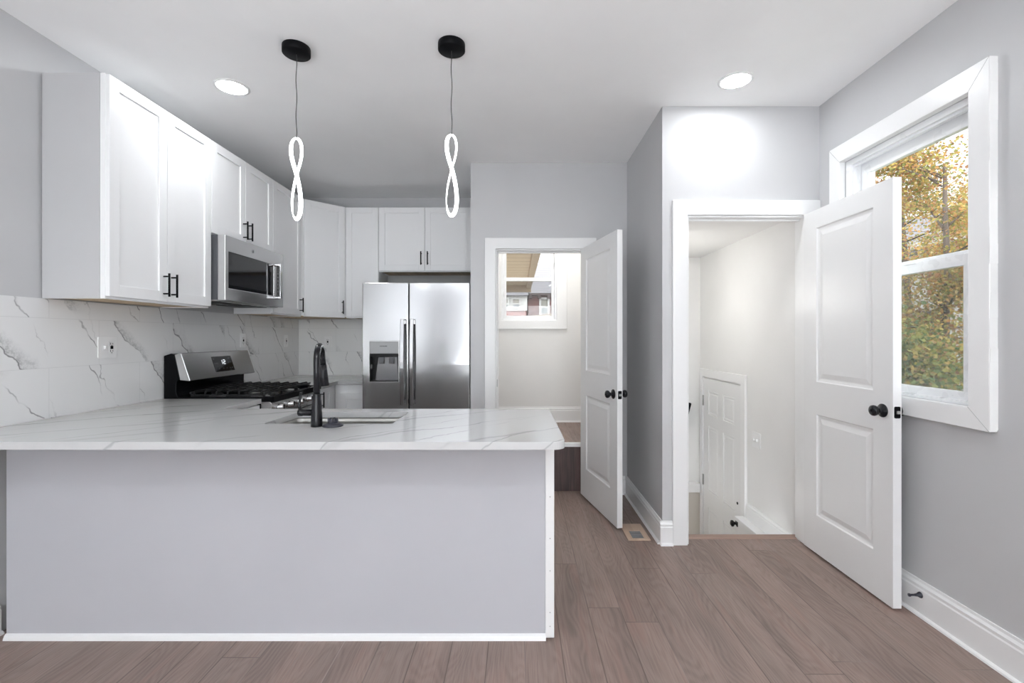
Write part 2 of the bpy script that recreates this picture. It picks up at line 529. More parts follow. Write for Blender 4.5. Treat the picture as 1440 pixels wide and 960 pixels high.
# ------------------------------------------------------------------ the room shell
m = MB().plate([(XL, YF), (XR, YF), (XR, 2.97), (1.83, 2.97), (1.83, 3.07), (1.0, 3.07), (0.95, 3.93), (0.95, 4.0), (-0.395, 4.0), (-0.395, YB), (XL, YB)], [], 'z', -0.12, 0.0)
struct(m.build('floor', FLOOR), 'brown wood plank floor', 'floor')
m = box(XL - 0.1, XR + 0.1, YF - 0.1, YB + 0.1, H, H + 0.12)
struct(m.build('ceiling', CEIL), 'flat white ceiling', 'ceiling')
struct(box(XL - 0.14, XL, YF, YB + 0.14, -0.12, H).build('wall_left', WALL), 'light grey wall on the kitchen side', 'wall')
struct(box(XL, -0.395, YB, YB + 0.14, -0.12, H).build('wall_back', WALL), 'grey wall behind the refrigerator', 'wall')
# wall with the rear doorway
RD0, RD1, RDH = -0.185, 0.566, 2.048
m = MB().plate([(-0.395, 0), (RD0, 0), (RD0, RDH), (RD1, RDH), (RD1, 0), (1.0, 0), (1.0, H), (-0.395, H)], [], 'y', 3.93, 4.04)
m.box(-0.395, -0.30, 4.04, 5.05, -0.12, H)
struct(m.build('wall_center', WALL), 'grey wall holding the rear doorway', 'wall')
struct(box(0.915, 1.0, 3.07, 3.93, 0, H).build('wall_passage', WALL), 'short grey side wall beside the rear doorway', 'wall')
# wall with the basement doorway
BD0, BD1, BDH = 1.071, 1.825, 2.08
m = MB().plate([(0.915, 0), (BD0, 0), (BD0, BDH), (BD1, BDH), (BD1, 0), (XR, 0), (XR, H), (0.915, H)], [], 'y', 2.97, 3.07)
struct(m.build('wall_basement', WALL), 'grey wall holding the basement doorway', 'wall')
# right wall with window opening
WY0, WY1, WZ0, WZ1 = 1.955, 2.735, 1.02, 2.329
m = MB().plate(rect(YF, 3.07, -0.12, H), [rect(WY0, WY1, WZ0, WZ1)], 'x', XR, XR + 0.16)
struct(m.build('wall_right', WALL), 'light grey wall with the big window', 'wall')
# wall behind the camera; its wide window opening is added to let light in
m = MB().plate(rect(XL, XR, -0.12, H), [rect(-1.15, 1.75, 0.45, 2.4)], 'y', YF - 0.15, YF)
struct(m.build('wall_front', WALL), 'grey wall of the living room', 'wall')
wf = thing('window_fill', 'wide window added behind the camera for fill light', 'window', (0.3, YF - 0.08, 0.45), kind='structure')
MB().plate(rect(-1.25, 1.85, 0.35, 2.5), [rect(-1.13, 1.73, 0.47, 2.38)], 'y', YF - 0.02, YF + 0.02).build('casing', TRIM, wf)
m = MB().plate(rect(-1.15, 1.75, 0.45, 2.4), [rect(-1.09, 0.26, 0.51, 2.34), rect(0.34, 1.69, 0.51, 2.34)], 'y', YF - 0.10, YF - 0.05)
m.build('sash', VINYL, wf)
box(-1.09, 1.69, YF - 0.08, YF - 0.076, 0.51, 2.34).build('glass', GLASS, wf)

# rear landing (behind the rear doorway)
LZ = 0.40
WX0, WX1, VZ0, VZ1 = -0.176, 0.418, 1.49, 2.37
m = MB().plate(rect(-0.30, 1.05, -0.12, H), [rect(WX0, WX1, VZ0, VZ1)], 'y', 5.05, 5.2)
struct(m.build('wall_rear', HALL), 'white end wall of the rear landing', 'wall')
m = box(-0.30, -0.296, 4.04, 5.05, LZ, H).box(0.95, 1.05, 4.04, 5.05, -0.12, H)
m.plate([(-0.296, 0), (RD0, 0), (RD0, RDH), (RD1, RDH), (RD1, 0), (0.95, 0), (0.95, H), (-0.296, H)], [], 'y', 4.04, 4.045)
struct(m.build('wall_landing', HALL), 'white side walls of the rear landing', 'wall')
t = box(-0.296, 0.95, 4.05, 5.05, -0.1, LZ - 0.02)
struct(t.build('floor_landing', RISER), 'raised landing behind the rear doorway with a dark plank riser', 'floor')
LAND = mat_floor(); LAND.name = 'landing_planks'
struct(box(-0.296, 0.95, 4.06, 5.05, LZ - 0.02, LZ).build('floor_tread', LAND), 'brown plank top of the raised landing', 'floor')
struct(box(-0.296, 0.95, 4.022, 4.06, LZ - 0.03, LZ + 0.003).build('trim_7', TRIM, bevel=0.004), 'white nosing along the edge of the raised landing', 'trim')

# basement stairwell
SX, SY, SZ, SC_Z = 1.825, 4.687, -1.03, 2.105
m = MB().plate(rect(3.07, SY + 0.1, SZ - 0.1, H), [], 'x', SX, SX + 0.1)
struct(m.build('wall_stairwell', HALL), 'white side wall of the stairwell', 'wall')
struct(box(1.0, SX, SY, SY + 0.1, -0.14, H).build('wall_end', HALL), 'white end wall of the stairwell', 'wall')
struct(box(1.0, SX, SY, SY + 0.1, SZ - 0.1, -0.14).build('wall_foundation', BEIGE), 'beige lower wall at the bottom of the stairwell', 'wall')
struct(box(0.999, 1.02, 3.07, SY, SZ - 0.1, SC_Z).build('wall_inner', HALL), 'white inner wall of the stairwell', 'wall')
struct(box(1.02, SX, 3.07, SY, SC_Z, SC_Z + 0.1).build('ceiling_stairwell', HALL), 'low white ceiling of the stairwell', 'ceiling')
struct(box(1.02, SX, 3.07, SY, SZ - 0.1, SZ).build('floor_basement', BEIGE), 'beige floor at the bottom of the stairwell', 'floor')
m = MB()
for i in range(5):
    zt = -0.17 * (i + 1)
    m.box(1.02, SX - 0.12, 3.11 + 0.1 * i, 3.24 + 0.1 * i, SZ, zt)
struct(m.build('floor_steps', NOSE), 'steep brown steps going down from the basement doorway', 'stairs')
# ledges in the stairwell
struct(box(1.02, SX - 0.03, SY - 0.075, SY, -0.216, -0.13).build('trim_5', TRIM, bevel=0.004), 'white ledge along the end wall of the stairwell', 'ledge')
m = box(1.735, SX, 3.08, 3.76, -0.15, -0.12)
m.box(1.745, SX, 3.08, 3.72, SZ, -0.15)
struct(m.build('trim_6', TRIM, bevel=0.003), 'white capped ledge below the stairwell baseboard', 'ledge')

# threshold at the basement doorway
m = MB().prism([(3.045, 0.0), (3.10, 0.0), (3.10, 0.008), (3.092, 0.012), (3.052, 0.006)], 'x', 1.06, 1.83)
struct(m.build('trim_3', NOSE), 'brown wooden threshold of the basement doorway', 'threshold')

# ------------------------------------------------------------------ baseboards
def base_prof(t=0.016, h=0.165):
    return [(0, 0), (t, 0), (t, h * 0.74), (t * 0.8, h * 0.78), (t * 0.85, h * 0.86), (t * 0.45, h * 0.93), (t * 0.4, h), (0, h)]
def bb(axis, wall, sgn, a0, a1, h=0.165, z=0.0, t=0.016):
    pr = [(wall + sgn * u, z + v) for u, v in base_prof(t, h)]
    return MB().prism(pr, axis, a0, a1)
def quarter(axis, wall, sgn, a0, a1, z=0.0):
    return [(wall, z), (wall + sgn * 0.014, z), (wall + sgn * 0.012, z + 0.008), (wall + sgn * 0.006, z + 0.013), (wall, z + 0.014)]
def baseboard(name, label, axis, wall, sgn, a0, a1, h=0.165, z=0.0, shoe=True):
    m = bb(axis, wall, sgn, a0, a1, h, z)
    if shoe:
        m.prism(quarter(axis, wall + sgn * 0.016, sgn, a0, a1, z), axis, a0, a1)
    return struct(m.build(name, TRIM), label, 'baseboard')
# prism along y uses (x,z); along x uses (y,z)
baseboard('baseboard_right', 'white moulded baseboard under the window', 'y', XR, -1, YF, 2.95)
baseboard('baseboard_left', 'white baseboard on the kitchen side wall', 'y', XL, 1, YF, 2.075, 0.14)
m = bb('y', 0.915, -1, 2.97, 3.93, 0.15)
m.prism(quarter('y', 0.899, -1, 0, 0), 'y', 2.97, 3.93)
for pr in ([(2.97 - u, v) for u, v in base_prof(0.016, 0.15)], quarter('x', 2.954, -1, 0, 0)):
    m.prism(pr, 'x', 0.8985, 0.977)
struct(m.build('baseboard_passage', TRIM), 'white baseboard wrapping the corner between the doorways', 'baseboard')
baseboard('baseboard_center', 'white baseboard behind the rear door leaf', 'x', 3.93, -1, 0.655, 0.899, 0.15)
baseboard('baseboard_landing', 'white baseboard at the back of the raised landing', 'x', 5.05, -1, -0.296, 0.95, 0.165, LZ)
baseboard('baseboard_stairwell', 'white baseboard along the stairwell wall above the ledge', 'y', SX, -1, 3.08, 3.72, 0.12, -0.12, False)

# ------------------------------------------------------------------ door casings
def casing(name, label, x0, x1, zt, y, w, t=0.018, rightw=None, jd=0.11):
    rw = w if rightw is None else rightw
    m = MB().plate([(x0 - w, 0), (x0, 0), (x0, zt), (x1, zt), (x1, 0), (x1 + rw, 0), (x1 + rw, zt + w), (x0 - w, zt + w)], [], 'y', y - t, y)
    m.box(x0, x0 + 0.012, y, y + jd, 0, zt).box(x1 - 0.012, x1, y, y + jd, 0, zt).box(x0, x1, y, y + jd, zt - 0.012, zt)
    # door stop
    m.box(x0 + 0.012, x0 + 0.022, y + 0.045, y + 0.08, 0, zt - 0.012).box(x0 + 0.012, x1 - 0.012, y + 0.045, y + 0.08, zt - 0.024, zt - 0.012)
    o = m.build(name, TRIM, bevel=0.003)
    struct(o, label, 'door casing')
    return o
c1 = casing('trim_1', 'white casing around the rear doorway', RD0, RD1, RDH, 3.93, 0.09)
ORG[c1] = Vector(c1.location)
box(RD0 + 0.012, RD0 + 0.0135, 3.935, 3.96, 0.895, 0.955).build('strike_plate', BLACK, c1)
c2 = casing('trim_2', 'white casing around the basement doorway', BD0, BD1, BDH, 2.97, 0.094, rightw=XR - BD1 - 0.001, jd=0.10)

# ------------------------------------------------------------------ panelled doors
def panel_door(mb, w, h, t, cols, rows, M=None):
    """cols: list of (x0,x1); rows: list of (z0,z1); moulded panels on both faces. local: x across, y thickness 0..t, z up"""
    xs = sorted({0.0, w} | {c for p in cols for c in p})
    zs = sorted({0.0, h} | {c for p in rows for c in p})
    # one clean slab: front and back skins with holes, edges, moulded panels
    holes = [(c, r) for c in cols for r in rows]
    for side in (0, 1):
        y = 0.0 if side == 0 else t
        s = 1 if side == 0 else -1
        for i in range(len(xs) - 1):
            for j in range(len(zs) - 1):
                x0, x1, z0, z1 = xs[i], xs[i + 1], zs[j], zs[j + 1]
                hole = any(abs(c[0] - x0) < 1e-6 and abs(c[1] - x1) < 1e-6 and abs(r[0] - z0) < 1e-6 and abs(r[1] - z1) < 1e-6 for c, r in holes)
                if not hole:
                    mb.add([(x0, y, z0), (x1, y, z0), (x1, y, z1), (x0, y, z1)], [(0, 1, 2, 3)])
                    continue
                k = min(1.0, (x1 - x0) / 0.3)
                ins = [(0, 0), (0.006 * k, 0.007), (0.018 * k, 0.0095), (0.024 * k, 0.0095), (0.052 * k, 0.003)]
                vs, fs = [], []
                for d, dep in ins:
                    vs += [(x0 + d, y + s * dep, z0 + d), (x1 - d, y + s * dep, z0 + d), (x1 - d, y + s * dep, z1 - d), (x0 + d, y + s * dep, z1 - d)]
                for q in range(len(ins) - 1):
                    for e in range(4):
                        f = (e + 1) % 4
                        fs.append((q * 4 + e, q * 4 + f, q * 4 + 4 + f, q * 4 + 4 + e))
                b = (len(ins) - 1) * 4
                fs.append((b, b + 1, b + 2, b + 3))
                mb.add(vs, fs)
    mb.add([(0, 0, 0), (0, t, 0), (0, t, h), (0, 0, h)], [(0, 1, 2, 3)])
    mb.add([(w, 0, 0), (w, t, 0), (w, t, h), (w, 0, h)], [(0, 1, 2, 3)])
    mb.add([(0, 0, 0), (w, 0, 0), (w, t, 0), (0, t, 0)], [(0, 1, 2, 3)])
    mb.add([(0, 0, h), (w, 0, h), (w, t, h), (0, t, h)], [(0, 1, 2, 3)])
    return mb

def weld(o):
    bm = bmesh.new(); bm.from_mesh(o.data)
    bmesh.ops.remove_doubles(bm, verts=bm.verts, dist=0.0003)
    bmesh.ops.recalc_face_normals(bm, faces=bm.faces)
    bm.to_mesh(o.data); bm.free()

def door_knob(parent, x, z, t):
    prof = [(0.0, 0.0), (0.033, 0.0), (0.0335, 0.004), (0.030, 0.008), (0.015, 0.013), (0.0115, 0.018), (0.0115, 0.026), (0.016, 0.029), (0.0245, 0.036), (0.0268, 0.045), (0.025, 0.053), (0.018, 0.058), (0.008, 0.0595), (0.0, 0.0595)]
    a = MB().lathe(prof, (x, 0.0, z), (0, -1, 0), 28).build('door_knob', KNOB, parent, local=True)
    MB().lathe([(0, 0), (0.007, 0), (0.007, 0.002), (0, 0.002)], (x, -0.0590, z), (0, -1, 0), 16).build('key_button', BLACK, a, local=True)
    MB().lathe(prof, (x, t, z), (0, 1, 0), 28).build('door_knob', KNOB, parent, local=True)

def leaf(name, label, hinge, ang, w, h, t, zpan, knobz, gap=0.012):
    """hinge: world xy of the visible face at the hinge; ang: heading of the leaf from the hinge; local y=0 is the visible face"""
    mb = panel_door(MB(), w, h, t, [(0.125, w - 0.125)], zpan)
    o = mb.build(name, DOORP, org=(0, 0, 0))
    weld(o)
    md = o.modifiers.new('edges', 'BEVEL'); md.width = 0.002; md.segments = 2; md.limit_method = 'ANGLE'; md.angle_limit = math.radians(60)
    o.location = (hinge[0], hinge[1], gap)
    o.rotation_euler = (0, 0, ang)
    struct(o, label, 'door')
    door_knob(o, w - 0.062, knobz, t)
    # latch plate on the free edge
    lp = MB()
    lp.plate(rrect(0.006, t - 0.006, knobz - 0.028, knobz + 0.028, 0.006), [], 'x', w, w + 0.0022)
    l = lp.build('latch_plate', BLACK, o, local=True)
    MB().prism([(w + 0.002, knobz - 0.008), (w + 0.011, knobz - 0.006), (w + 0.009, knobz + 0.007), (w + 0.002, knobz + 0.008)], 'y', t * 0.3, t * 0.7).build('latch_bolt', NICKEL, l, local=True)
    for zz in (0.2, h / 2, h - 0.2):
        MB().lathe([(0.006, 0), (0.006, 0.085)], (-0.006, t - 0.002, zz - 0.042), (0, 0, 1), 10).build('hinge', NICKEL, o, local=True)
    return o
ang1 = math.atan2(3.205 - 3.93, 0.677 - 0.524)
leaf('door_1', 'white two-panel door standing open at the rear doorway', (0.524, 3.905), ang1, 0.735, 2.03, 0.038, [(0.235, 0.83), (1.03, 1.925)], 0.905)
leaf('door_2', 'white two-panel door standing open beside the window', (1.795, 2.945), -PI / 2, 0.70, 2.065, 0.041, [(0.228, 0.835), (1.03, 1.955)], 0.938)

# basement six-panel door in the stairwell wall (plane x = SX, facing -x)
dY0, dY1, dT = 3.80, 4.58, 0.93
m = MB().plate([(dY0 - 0.07, SZ), (dY0, SZ), (dY0, dT), (dY1, dT), (dY1, SZ), (dY1 + 0.07, SZ), (dY1 + 0.07, dT + 0.075), (dY0 - 0.07, dT + 0.075)], [], 'x', SX - 0.022, SX)
struct(m.build('trim_4', TRIM, bevel=0.003), 'white casing around the basement six-panel door', 'door casing')
w6, h6 = dY1 - dY0 - 0.012, dT - SZ - 0.022
mb = panel_door(MB(), w6, h6, 0.012, [(0.115, 0.335), (0.435, w6 - 0.115)], [(0.23, 0.72), (0.88, 1.49), (1.60, 1.83)])
d3 = mb.build('door_3', DOORP, org=(0, 0, 0))
weld(d3)
d3.location = (SX - 0.0135, dY1 - 0.006, SZ + 0.008)
d3.rotation_euler = (0, 0, -PI / 2)
struct(d3, 'white six-panel door at the bottom of the stairwell', 'door')
MB().lathe([(0, 0), (0.03, 0), (0.028, 0.008), (0.012, 0.014), (0.012, 0.028), (0.025, 0.038), (0.026, 0.05), (0.012, 0.058), (0, 0.058)], (w6 - 0.06, 0, 0.80), (0, -1, 0), 20).build('door_knob', KNOB, d3, local=True)
MB().lathe([(0, 0), (0.011, 0), (0.011, 0.004), (0, 0.004)], (w6 - 0.06, 0, 0.965), (0, -1, 0), 14).build('deadbolt', BLACK, d3, local=True)
for zz in (0.95, 1.72):
    MB().box(-0.004, 0.012, -0.004, 0.0, zz - 0.05, zz + 0.05).lathe([(0.006, 0), (0.006, 0.1)], (-0.002, -0.006, zz - 0.05), (0, 0, 1), 8).build('hinge', NICKEL, d3, local=True)

# ------------------------------------------------------------------ windows
def ring(u0, u1, v0, v1, w, axis, a0, a1, m=None):
    m = m or MB()
    ww = w if isinstance(w, tuple) else (w, w, w, w)   # u0,u1,v0,v1 widths
    return m.plate(rect(u0, u1, v0, v1), [rect(u0 + ww[0], u1 - ww[1], v0 + ww[2], v1 - ww[3])], axis, a0, a1)
w1 = thing('window_1', 'big double-hung window in the right wall with autumn trees outside', 'window', (XR + 0.05, (WY0 + WY1) / 2, WZ0), kind='structure')
m = MB().plate(rect(WY0 - 0.09, WY1 + 0.09, WZ0 - 0.088, WZ1 + 0.1), [rect(WY0, WY1, WZ0, WZ1)], 'x', XR - 0.034, XR)
# flat boards mitred at the corners; the near board has a rough painted edge
m.build('casing', TRIM, w1, bevel=0.003)
m = MB()
for a, b in (((WY0 - 0.09, WZ1 + 0.1), (WY0, WZ1)), ((WY1 + 0.09, WZ1 + 0.1), (WY1, WZ1)), ((WY0 - 0.09, WZ0 - 0.088), (WY0, WZ0)), ((WY1 + 0.09, WZ0 - 0.088), (WY1, WZ0))):
    p = Vector((XR - 0.0345, a[0], a[1])); q = Vector((XR - 0.0345, b[0], b[1]))
    d = (q - p).normalized(); n = Vector((0, -d.z, d.y)) * 0.0008
    m.add([tuple(p - n), tuple(p + n), tuple(q + n), tuple(q - n)] + [tuple(v + Vector((0.0015, 0, 0))) for v in (p - n, p + n, q + n, q - n)], [(0, 1, 2, 3), (4, 5, 6, 7), (0, 1, 5, 4), (1, 2, 6, 5), (2, 3, 7, 6), (3, 0, 4, 7)])
m.build('mitre_joint', plain('mitre_shadow_line', (0.45, 0.45, 0.45), 0.6), w1)
rp = MB()
random.seed(5)
zz = WZ0 - 0.08
while zz < WZ1 + 0.09:
    dz = random.uniform(0.05, 0.16)
    rp.box(XR - random.uniform(0.030, 0.034), XR + 0.0, WY0 - 0.09 - random.uniform(0.0006, 0.0022), WY0 - 0.089, zz, min(zz + dz, WZ1 + 0.098))
    zz += dz
rp.build('casing_edge', paint('rough_edge_paint', (0.80, 0.80, 0.79), 0.6, 0.3, 0.1, 0.5), w1, bevel=0.001)
# vinyl frame
ring(WY0, WY1, WZ0, WZ1, (0.035, 0.035, 0.012, 0.03), 'x', XR + 0.005, XR + 0.15).build('frame', VINYL, w1, bevel=0.002)
ring(WY0 + 0.035, WY1 - 0.035, WZ0 + 0.012, WZ1 - 0.03, (0.012, 0.012, 0.004, 0.012), 'x', XR + 0.02, XR + 0.034).build('frame_stop', VINYL, w1, bevel=0.001)
ls = ring(WY0 + 0.037, WY1 - 0.037, WZ0 + 0.012, 1.675, (0.055, 0.06, 0.040, 0.052), 'x', XR + 0.034, XR + 0.062).build('lower_sash', VINYL, w1, bevel=0.003)
box(XR + 0.046, XR + 0.050, WY0 + 0.09, WY1 - 0.095, WZ0 + 0.05, 1.625).build('glass', GLASS, ls)
box(XR + 0.024, XR + 0.040, 2.28, 2.36, 1.668, 1.682).build('sash_lock', VINYL, ls, bevel=0.002)
us = ring(WY0 + 0.037, WY1 - 0.037, 1.645, WZ1 - 0.03, (0.055, 0.06, 0.050, 0.062), 'x', XR + 0.066, XR + 0.094).build('upper_sash', VINYL, w1, bevel=0.003)
box(XR + 0.078, XR + 0.082, WY0 + 0.09, WY1 - 0.095, 1.69, WZ1 - 0.09).build('glass', GLASS, us)
box(XR + 0.118, XR + 0.1185, WY0 + 0.036, WY1 - 0.036, WZ0 + 0.013, 1.655).build('insect_screen', SCREEN, w1)

w2 = thing('window_2', 'small double-hung window on the rear landing with brick house outside', 'window', ((WX0 + WX1) / 2, 5.1, VZ0), kind='structure')
ring(WX0 - 0.10, WX1 + 0.11, VZ0 - 0.093, VZ1 + 0.1, (0.10, 0.11, 0.093, 0.1), 'y', 5.03, 5.05).build('casing', TRIM, w2, bevel=0.003)
ring(WX0, WX1, VZ0, VZ1, (0.022, 0.022, 0.015, 0.02), 'y', 5.045, 5.19).build('frame', VINYL, w2, bevel=0.002)
ls = ring(WX0 + 0.023, WX1 - 0.023, VZ0 + 0.015, 1.955, (0.030, 0.030, 0.038, 0.038), 'y', 5.075, 5.10).build('lower_sash', VINYL, w2, bevel=0.002)
box(WX0 + 0.05, WX1 - 0.05, 5.086, 5.09, VZ0 + 0.05, 1.92).build('glass', GLASS, ls)
us = ring(WX0 + 0.023, WX1 - 0.023, 1.925, VZ1 - 0.02, (0.030, 0.034, 0.034, 0.04), 'y', 5.105, 5.13).build('upper_sash', VINYL, w2, bevel=0.002)
box(WX0 + 0.05, WX1 - 0.054, 5.116, 5.12, 1.95, VZ1 - 0.055).build('glass', GLASS, us)
box(WX0 + 0.022, WX1 - 0.022, 5.16, 5.1605, VZ0 + 0.016, 1.935).build('insect_screen', SCREEN, w2)

# ------------------------------------------------------------------ backsplash
struct(box(XL, XL + 0.009, 0.9, YB, 0.88, 1.497).build('backsplash', TILE_L), 'veined white marble tile on the long wall behind the range', 'backsplash')
struct(box(XL + 0.009, -1.31, YB - 0.009, YB, 0.88, 1.497).build('backsplash', TILE_B), 'veined white marble tile beside the refrigerator', 'backsplash')

# ------------------------------------------------------------------ countertops
def arc(cx, cy, r, a0, a1, n=8):
    return [(cx + r * math.cos(math.radians(a0 + (a1 - a0) * i / n)), cy + r * math.sin(math.radians(a0 + (a1 - a0) * i / n))) for i in range(n + 1)]
CT0, CT1 = 0.884, 0.914
SKX0, SKX1, SKY0, SKY1 = -1.165, -0.575, 2.15, 2.49
outer = [(XL + 0.009, 1.775)] + arc(0.135, 1.822, 0.047, -90, 0) + arc(0.160, 2.585, 0.015, 0, 90, 4) + [(-1.648, 2.60), (-1.648, 3.018), (XL + 0.009, 3.018)]
m = MB().plate(outer, [rrect(SKX0, SKX1, SKY0, SKY1, 0.018)[::-1]], 'z', CT0, CT1)
tag(m.build('countertop', QUARTZ, bevel=0.0035), 'white veined quartz countertop of the peninsula with the sink cutout', 'countertop')
m = MB().plate([(XL + 0.009, 3.782), (-1.632, 3.782), (-1.632, 4.26), (-1.312, 4.26), (-1.312, YB - 0.009), (XL + 0.009, YB - 0.009)], [], 'z', CT0, CT1)
tag(m.build('countertop', QUARTZ, bevel=0.0035), 'white veined quartz corner countertop between range and refrigerator', 'countertop')

# ------------------------------------------------------------------ cabinet builders
def shaker(w, h, t=0.02, rail=0.057, M=None):
    """local: x across 0..w, y 0 (back) .. -t (front), z up"""
    mb = MB(M)
    x = [0, rail, w - rail, w]; z = [0, rail, h - rail, h]
    d = 0.009
    mb.box(0, rail, -t, 0, 0, h).box(w - rail, w, -t, 0, 0, h)
    mb.box(rail, w - rail, -t, 0, 0, rail).box(rail, w - rail, -t, 0, h - rail, h)
    mb.box(rail - 0.004, w - rail + 0.004, -t + d, -0.002, rail - 0.004, h - rail + 0.004)
    return mb
def bar_pull(M, x, z, L=0.13, vert=True):
    mb = MB(M)
    s, off = 0.0055, 0.032
    if vert:
        mb.tube([(x, -off, z - L / 2), (x, -off, z + L / 2)], s, 10)
        for q in (-1, 1):
            mb.tube([(x, 0, z + q * L * 0.37), (x, -off, z + q * L * 0.37)], s * 0.8, 8)
    else:
        mb.tube([(x - L / 2, -off, z), (x + L / 2, -off, z)], s, 10)
        for q in (-1, 1):
            mb.tube([(x + q * L * 0.37, 0, z), (x + q * L * 0.37, -off, z)], s * 0.8, 8)
    return mb
def face(ox, oy, oz, rz):
    """local frame of a cabinet front: x to the right as seen from the room, -y out of the cabinet"""
    return Matrix.Translation((ox, oy, oz)) @ Matrix.Rotation(rz, 4, 'Z')
def add_door(root, M, x0, x1, z0, z1, handle=None, hz=None, rail=0.057, L=0.13, name='door'):
    d = shaker(x1 - x0, z1 - z0, rail=rail, M=M @ Matrix.Translation((x0, 0, z0))).build(name, CAB, root, bevel=0.0012)
    if handle is not None:
        bar_pull(M @ Matrix.Translation((0, -0.02, 0)), handle, hz, L).build('handle', BLACK, d)
    return d
def upper(label, ox, oy, rz, w, z0, z1, depth, doors, underside=True, foot=None):
    """ox,oy: front-left corner of the carcass as seen from the room"""
    M = face(ox, oy, 0, rz)
    c = M @ Vector((w / 2, depth / 2, z0))
    root = thing('wall_cabinet', label, 'cabinet', tuple(c), group='white wall cabinets')
    mb = MB(M)
    if foot is None:
        mb.box(0, w, 0, depth, z0 + 0.012, z1)
        mb.box(0, w, 0, 0.018, z0, z0 + 0.012).box(0, 0.016, 0.018, depth, z0, z0 + 0.012).box(w - 0.016, w, 0.018, depth, z0, z0 + 0.012)
    mb.build('carcass', CAB, root, bevel=0.001)
    MB(M).box(0.016, w - 0.016, 0.018, depth - 0.001, z0 + 0.006, z0 + 0.0125).build('bottom_panel', PLY, root)
    for a in doors:
        add_door(root, M, *a)
    return root
Z0, Z1 = 1.497, 2.584
XF = -1.99     # carcass front of the left run; doors stand 20 mm proud
# left run: seen from the room, local x runs along +y
RL = PI / 2
def left_upper(label, y0, y1, z0, z1, doors):
    return upper(label, XF, y0, RL, y1 - y0, z0, z1, XF - (XL + 0.0095), doors)
# face(ox,oy,oz,pi/2): local x -> +y, local -y -> +x
W = 3.02 - 2.262
g = 0.0035
tall = left_upper('tall double-door white wall cabinet nearest the camera, left of the microwave', 2.262, 3.02, Z0, Z1,
           [(g, W / 2 - g / 2, Z0 + 0.012, Z1 - 0.004, W / 2 - 0.030, 1.60), (W / 2 + g / 2, W - g, Z0 + 0.012, Z1 - 0.004, W / 2 + 0.030, 1.60)])
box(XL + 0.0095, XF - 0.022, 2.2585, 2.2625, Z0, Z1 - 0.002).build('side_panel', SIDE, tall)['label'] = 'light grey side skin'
W = 0.758
left_upper('short double-door white wall cabinet right above the microwave', 3.021, 3.779, 1.975, Z1,
           [(g, W / 2 - g / 2, 1.985, Z1 - 0.004, W / 2 - 0.030, 2.075), (W / 2 + g / 2, W - g, 1.985, Z1 - 0.004, W / 2 + 0.030, 2.075)])
W = 0.53
left_upper('single-door white wall cabinet between the microwave and the corner cabinet', 3.78, 4.309, Z0, Z1,
           [(g, W - 0.04, Z0 + 0.012, Z1 - 0.004, W - 0.07, 1.60)])
# diagonal corner cabinet
root = thing('wall_cabinet', 'diagonal white corner wall cabinet where the two walls meet', 'cabinet', (-2.1, 4.7, Z0), group='white wall cabinets')
fp = [(XL + 0.0095, 4.31), (XF, 4.31), (-1.686, 4.614), (-1.686, YB - 0.0095), (XL + 0.0095, YB - 0.0095)]
MB().prism(fp, 'z', Z0 + 0.012, Z1).build('carcass', CAB, root, bevel=0.001)
MB().prism([(XL + 0.012, 4.325), (XF - 0.006, 4.325), (-1.70, 4.618), (-1.70, YB - 0.012), (XL + 0.012, YB - 0.012)], 'z', Z0 + 0.004, Z0 + 0.0125).build('bottom_panel', PLY, root)
M = face(XF, 4.31, 0, PI / 4)
wd = math.hypot(0.304, 0.304)
add_door(root, M, 0.022, wd - 0.022, Z0 + 0.004, Z1 - 0.004, wd - 0.052, 1.60)
# back run
upper('narrow single-door white wall cabinet just left of the refrigerator', -1.685, 4.614, 0, 0.322, Z0, Z1, YB - 0.0095 - 4.614,
      [(g, 0.322 - g, Z0 + 0.012, Z1 - 0.004, 0.322 - 0.03, 1.60)])
W = 0.915
upper('short double-door white wall cabinet above the refrigerator', -1.362, 4.614, 0, 0.957, 1.951, Z1, YB - 0.002 - 4.614,
      [(g, 0.45, 1.961, Z1 - 0.004, 0.42, 2.08), (0.4535, 0.915, 1.961, Z1 - 0.004, 0.4835, 2.08)])

# base cabinets
def base_cab(label, ox, oy, rz, w, depth, doors, drawers=()):
    M = face(ox, oy, 0, rz)
    root = thing('base_cabinet', label, 'cabinet', tuple(M @ Vector((w / 2, depth / 2, 0))), group='white base cabinets')
    MB(M).box(0, w, 0, depth, 0.10, CT0 - 0.001).build('carcass', CAB, root, bevel=0.001)
    MB(M).box(0, w, 0.06, depth, 0.0, 0.10).build('toe_kick', PANEL, root)
    for a in doors: add_door(root, M, *a)
    for (x0, x1, z0, z1) in drawers:
        d = shaker(x1 - x0, z1 - z0, rail=0.045, M=M @ Matrix.Translation((x0, 0, z0))).build('drawer', CAB, root, bevel=0.0012)
        bar_pull(M @ Matrix.Translation((0, -0.02, 0)), (x0 + x1) / 2, (z0 + z1) / 2, 0.13, False).build('handle', BLACK, d)
    return root
base_cab('white base cabinet in the nook between peninsula and range', -1.675, 2.665, RL, 0.35, 0.61, [(0.004, 0.346, 0.105, 0.875, 0.31, 0.78)])
base_cab('narrow white base cabinet right behind the range with a black bar pull', -1.675, 3.785, RL, 0.52, 0.61, [(0.004, 0.40, 0.105, 0.875, 0.145, 0.785)])
base_cab('white base cabinet under the corner counter left of the refrigerator', -1.674, 4.307, 0, 0.36, 0.60, [(0.05, 0.357, 0.105, 0.80, None, None)])

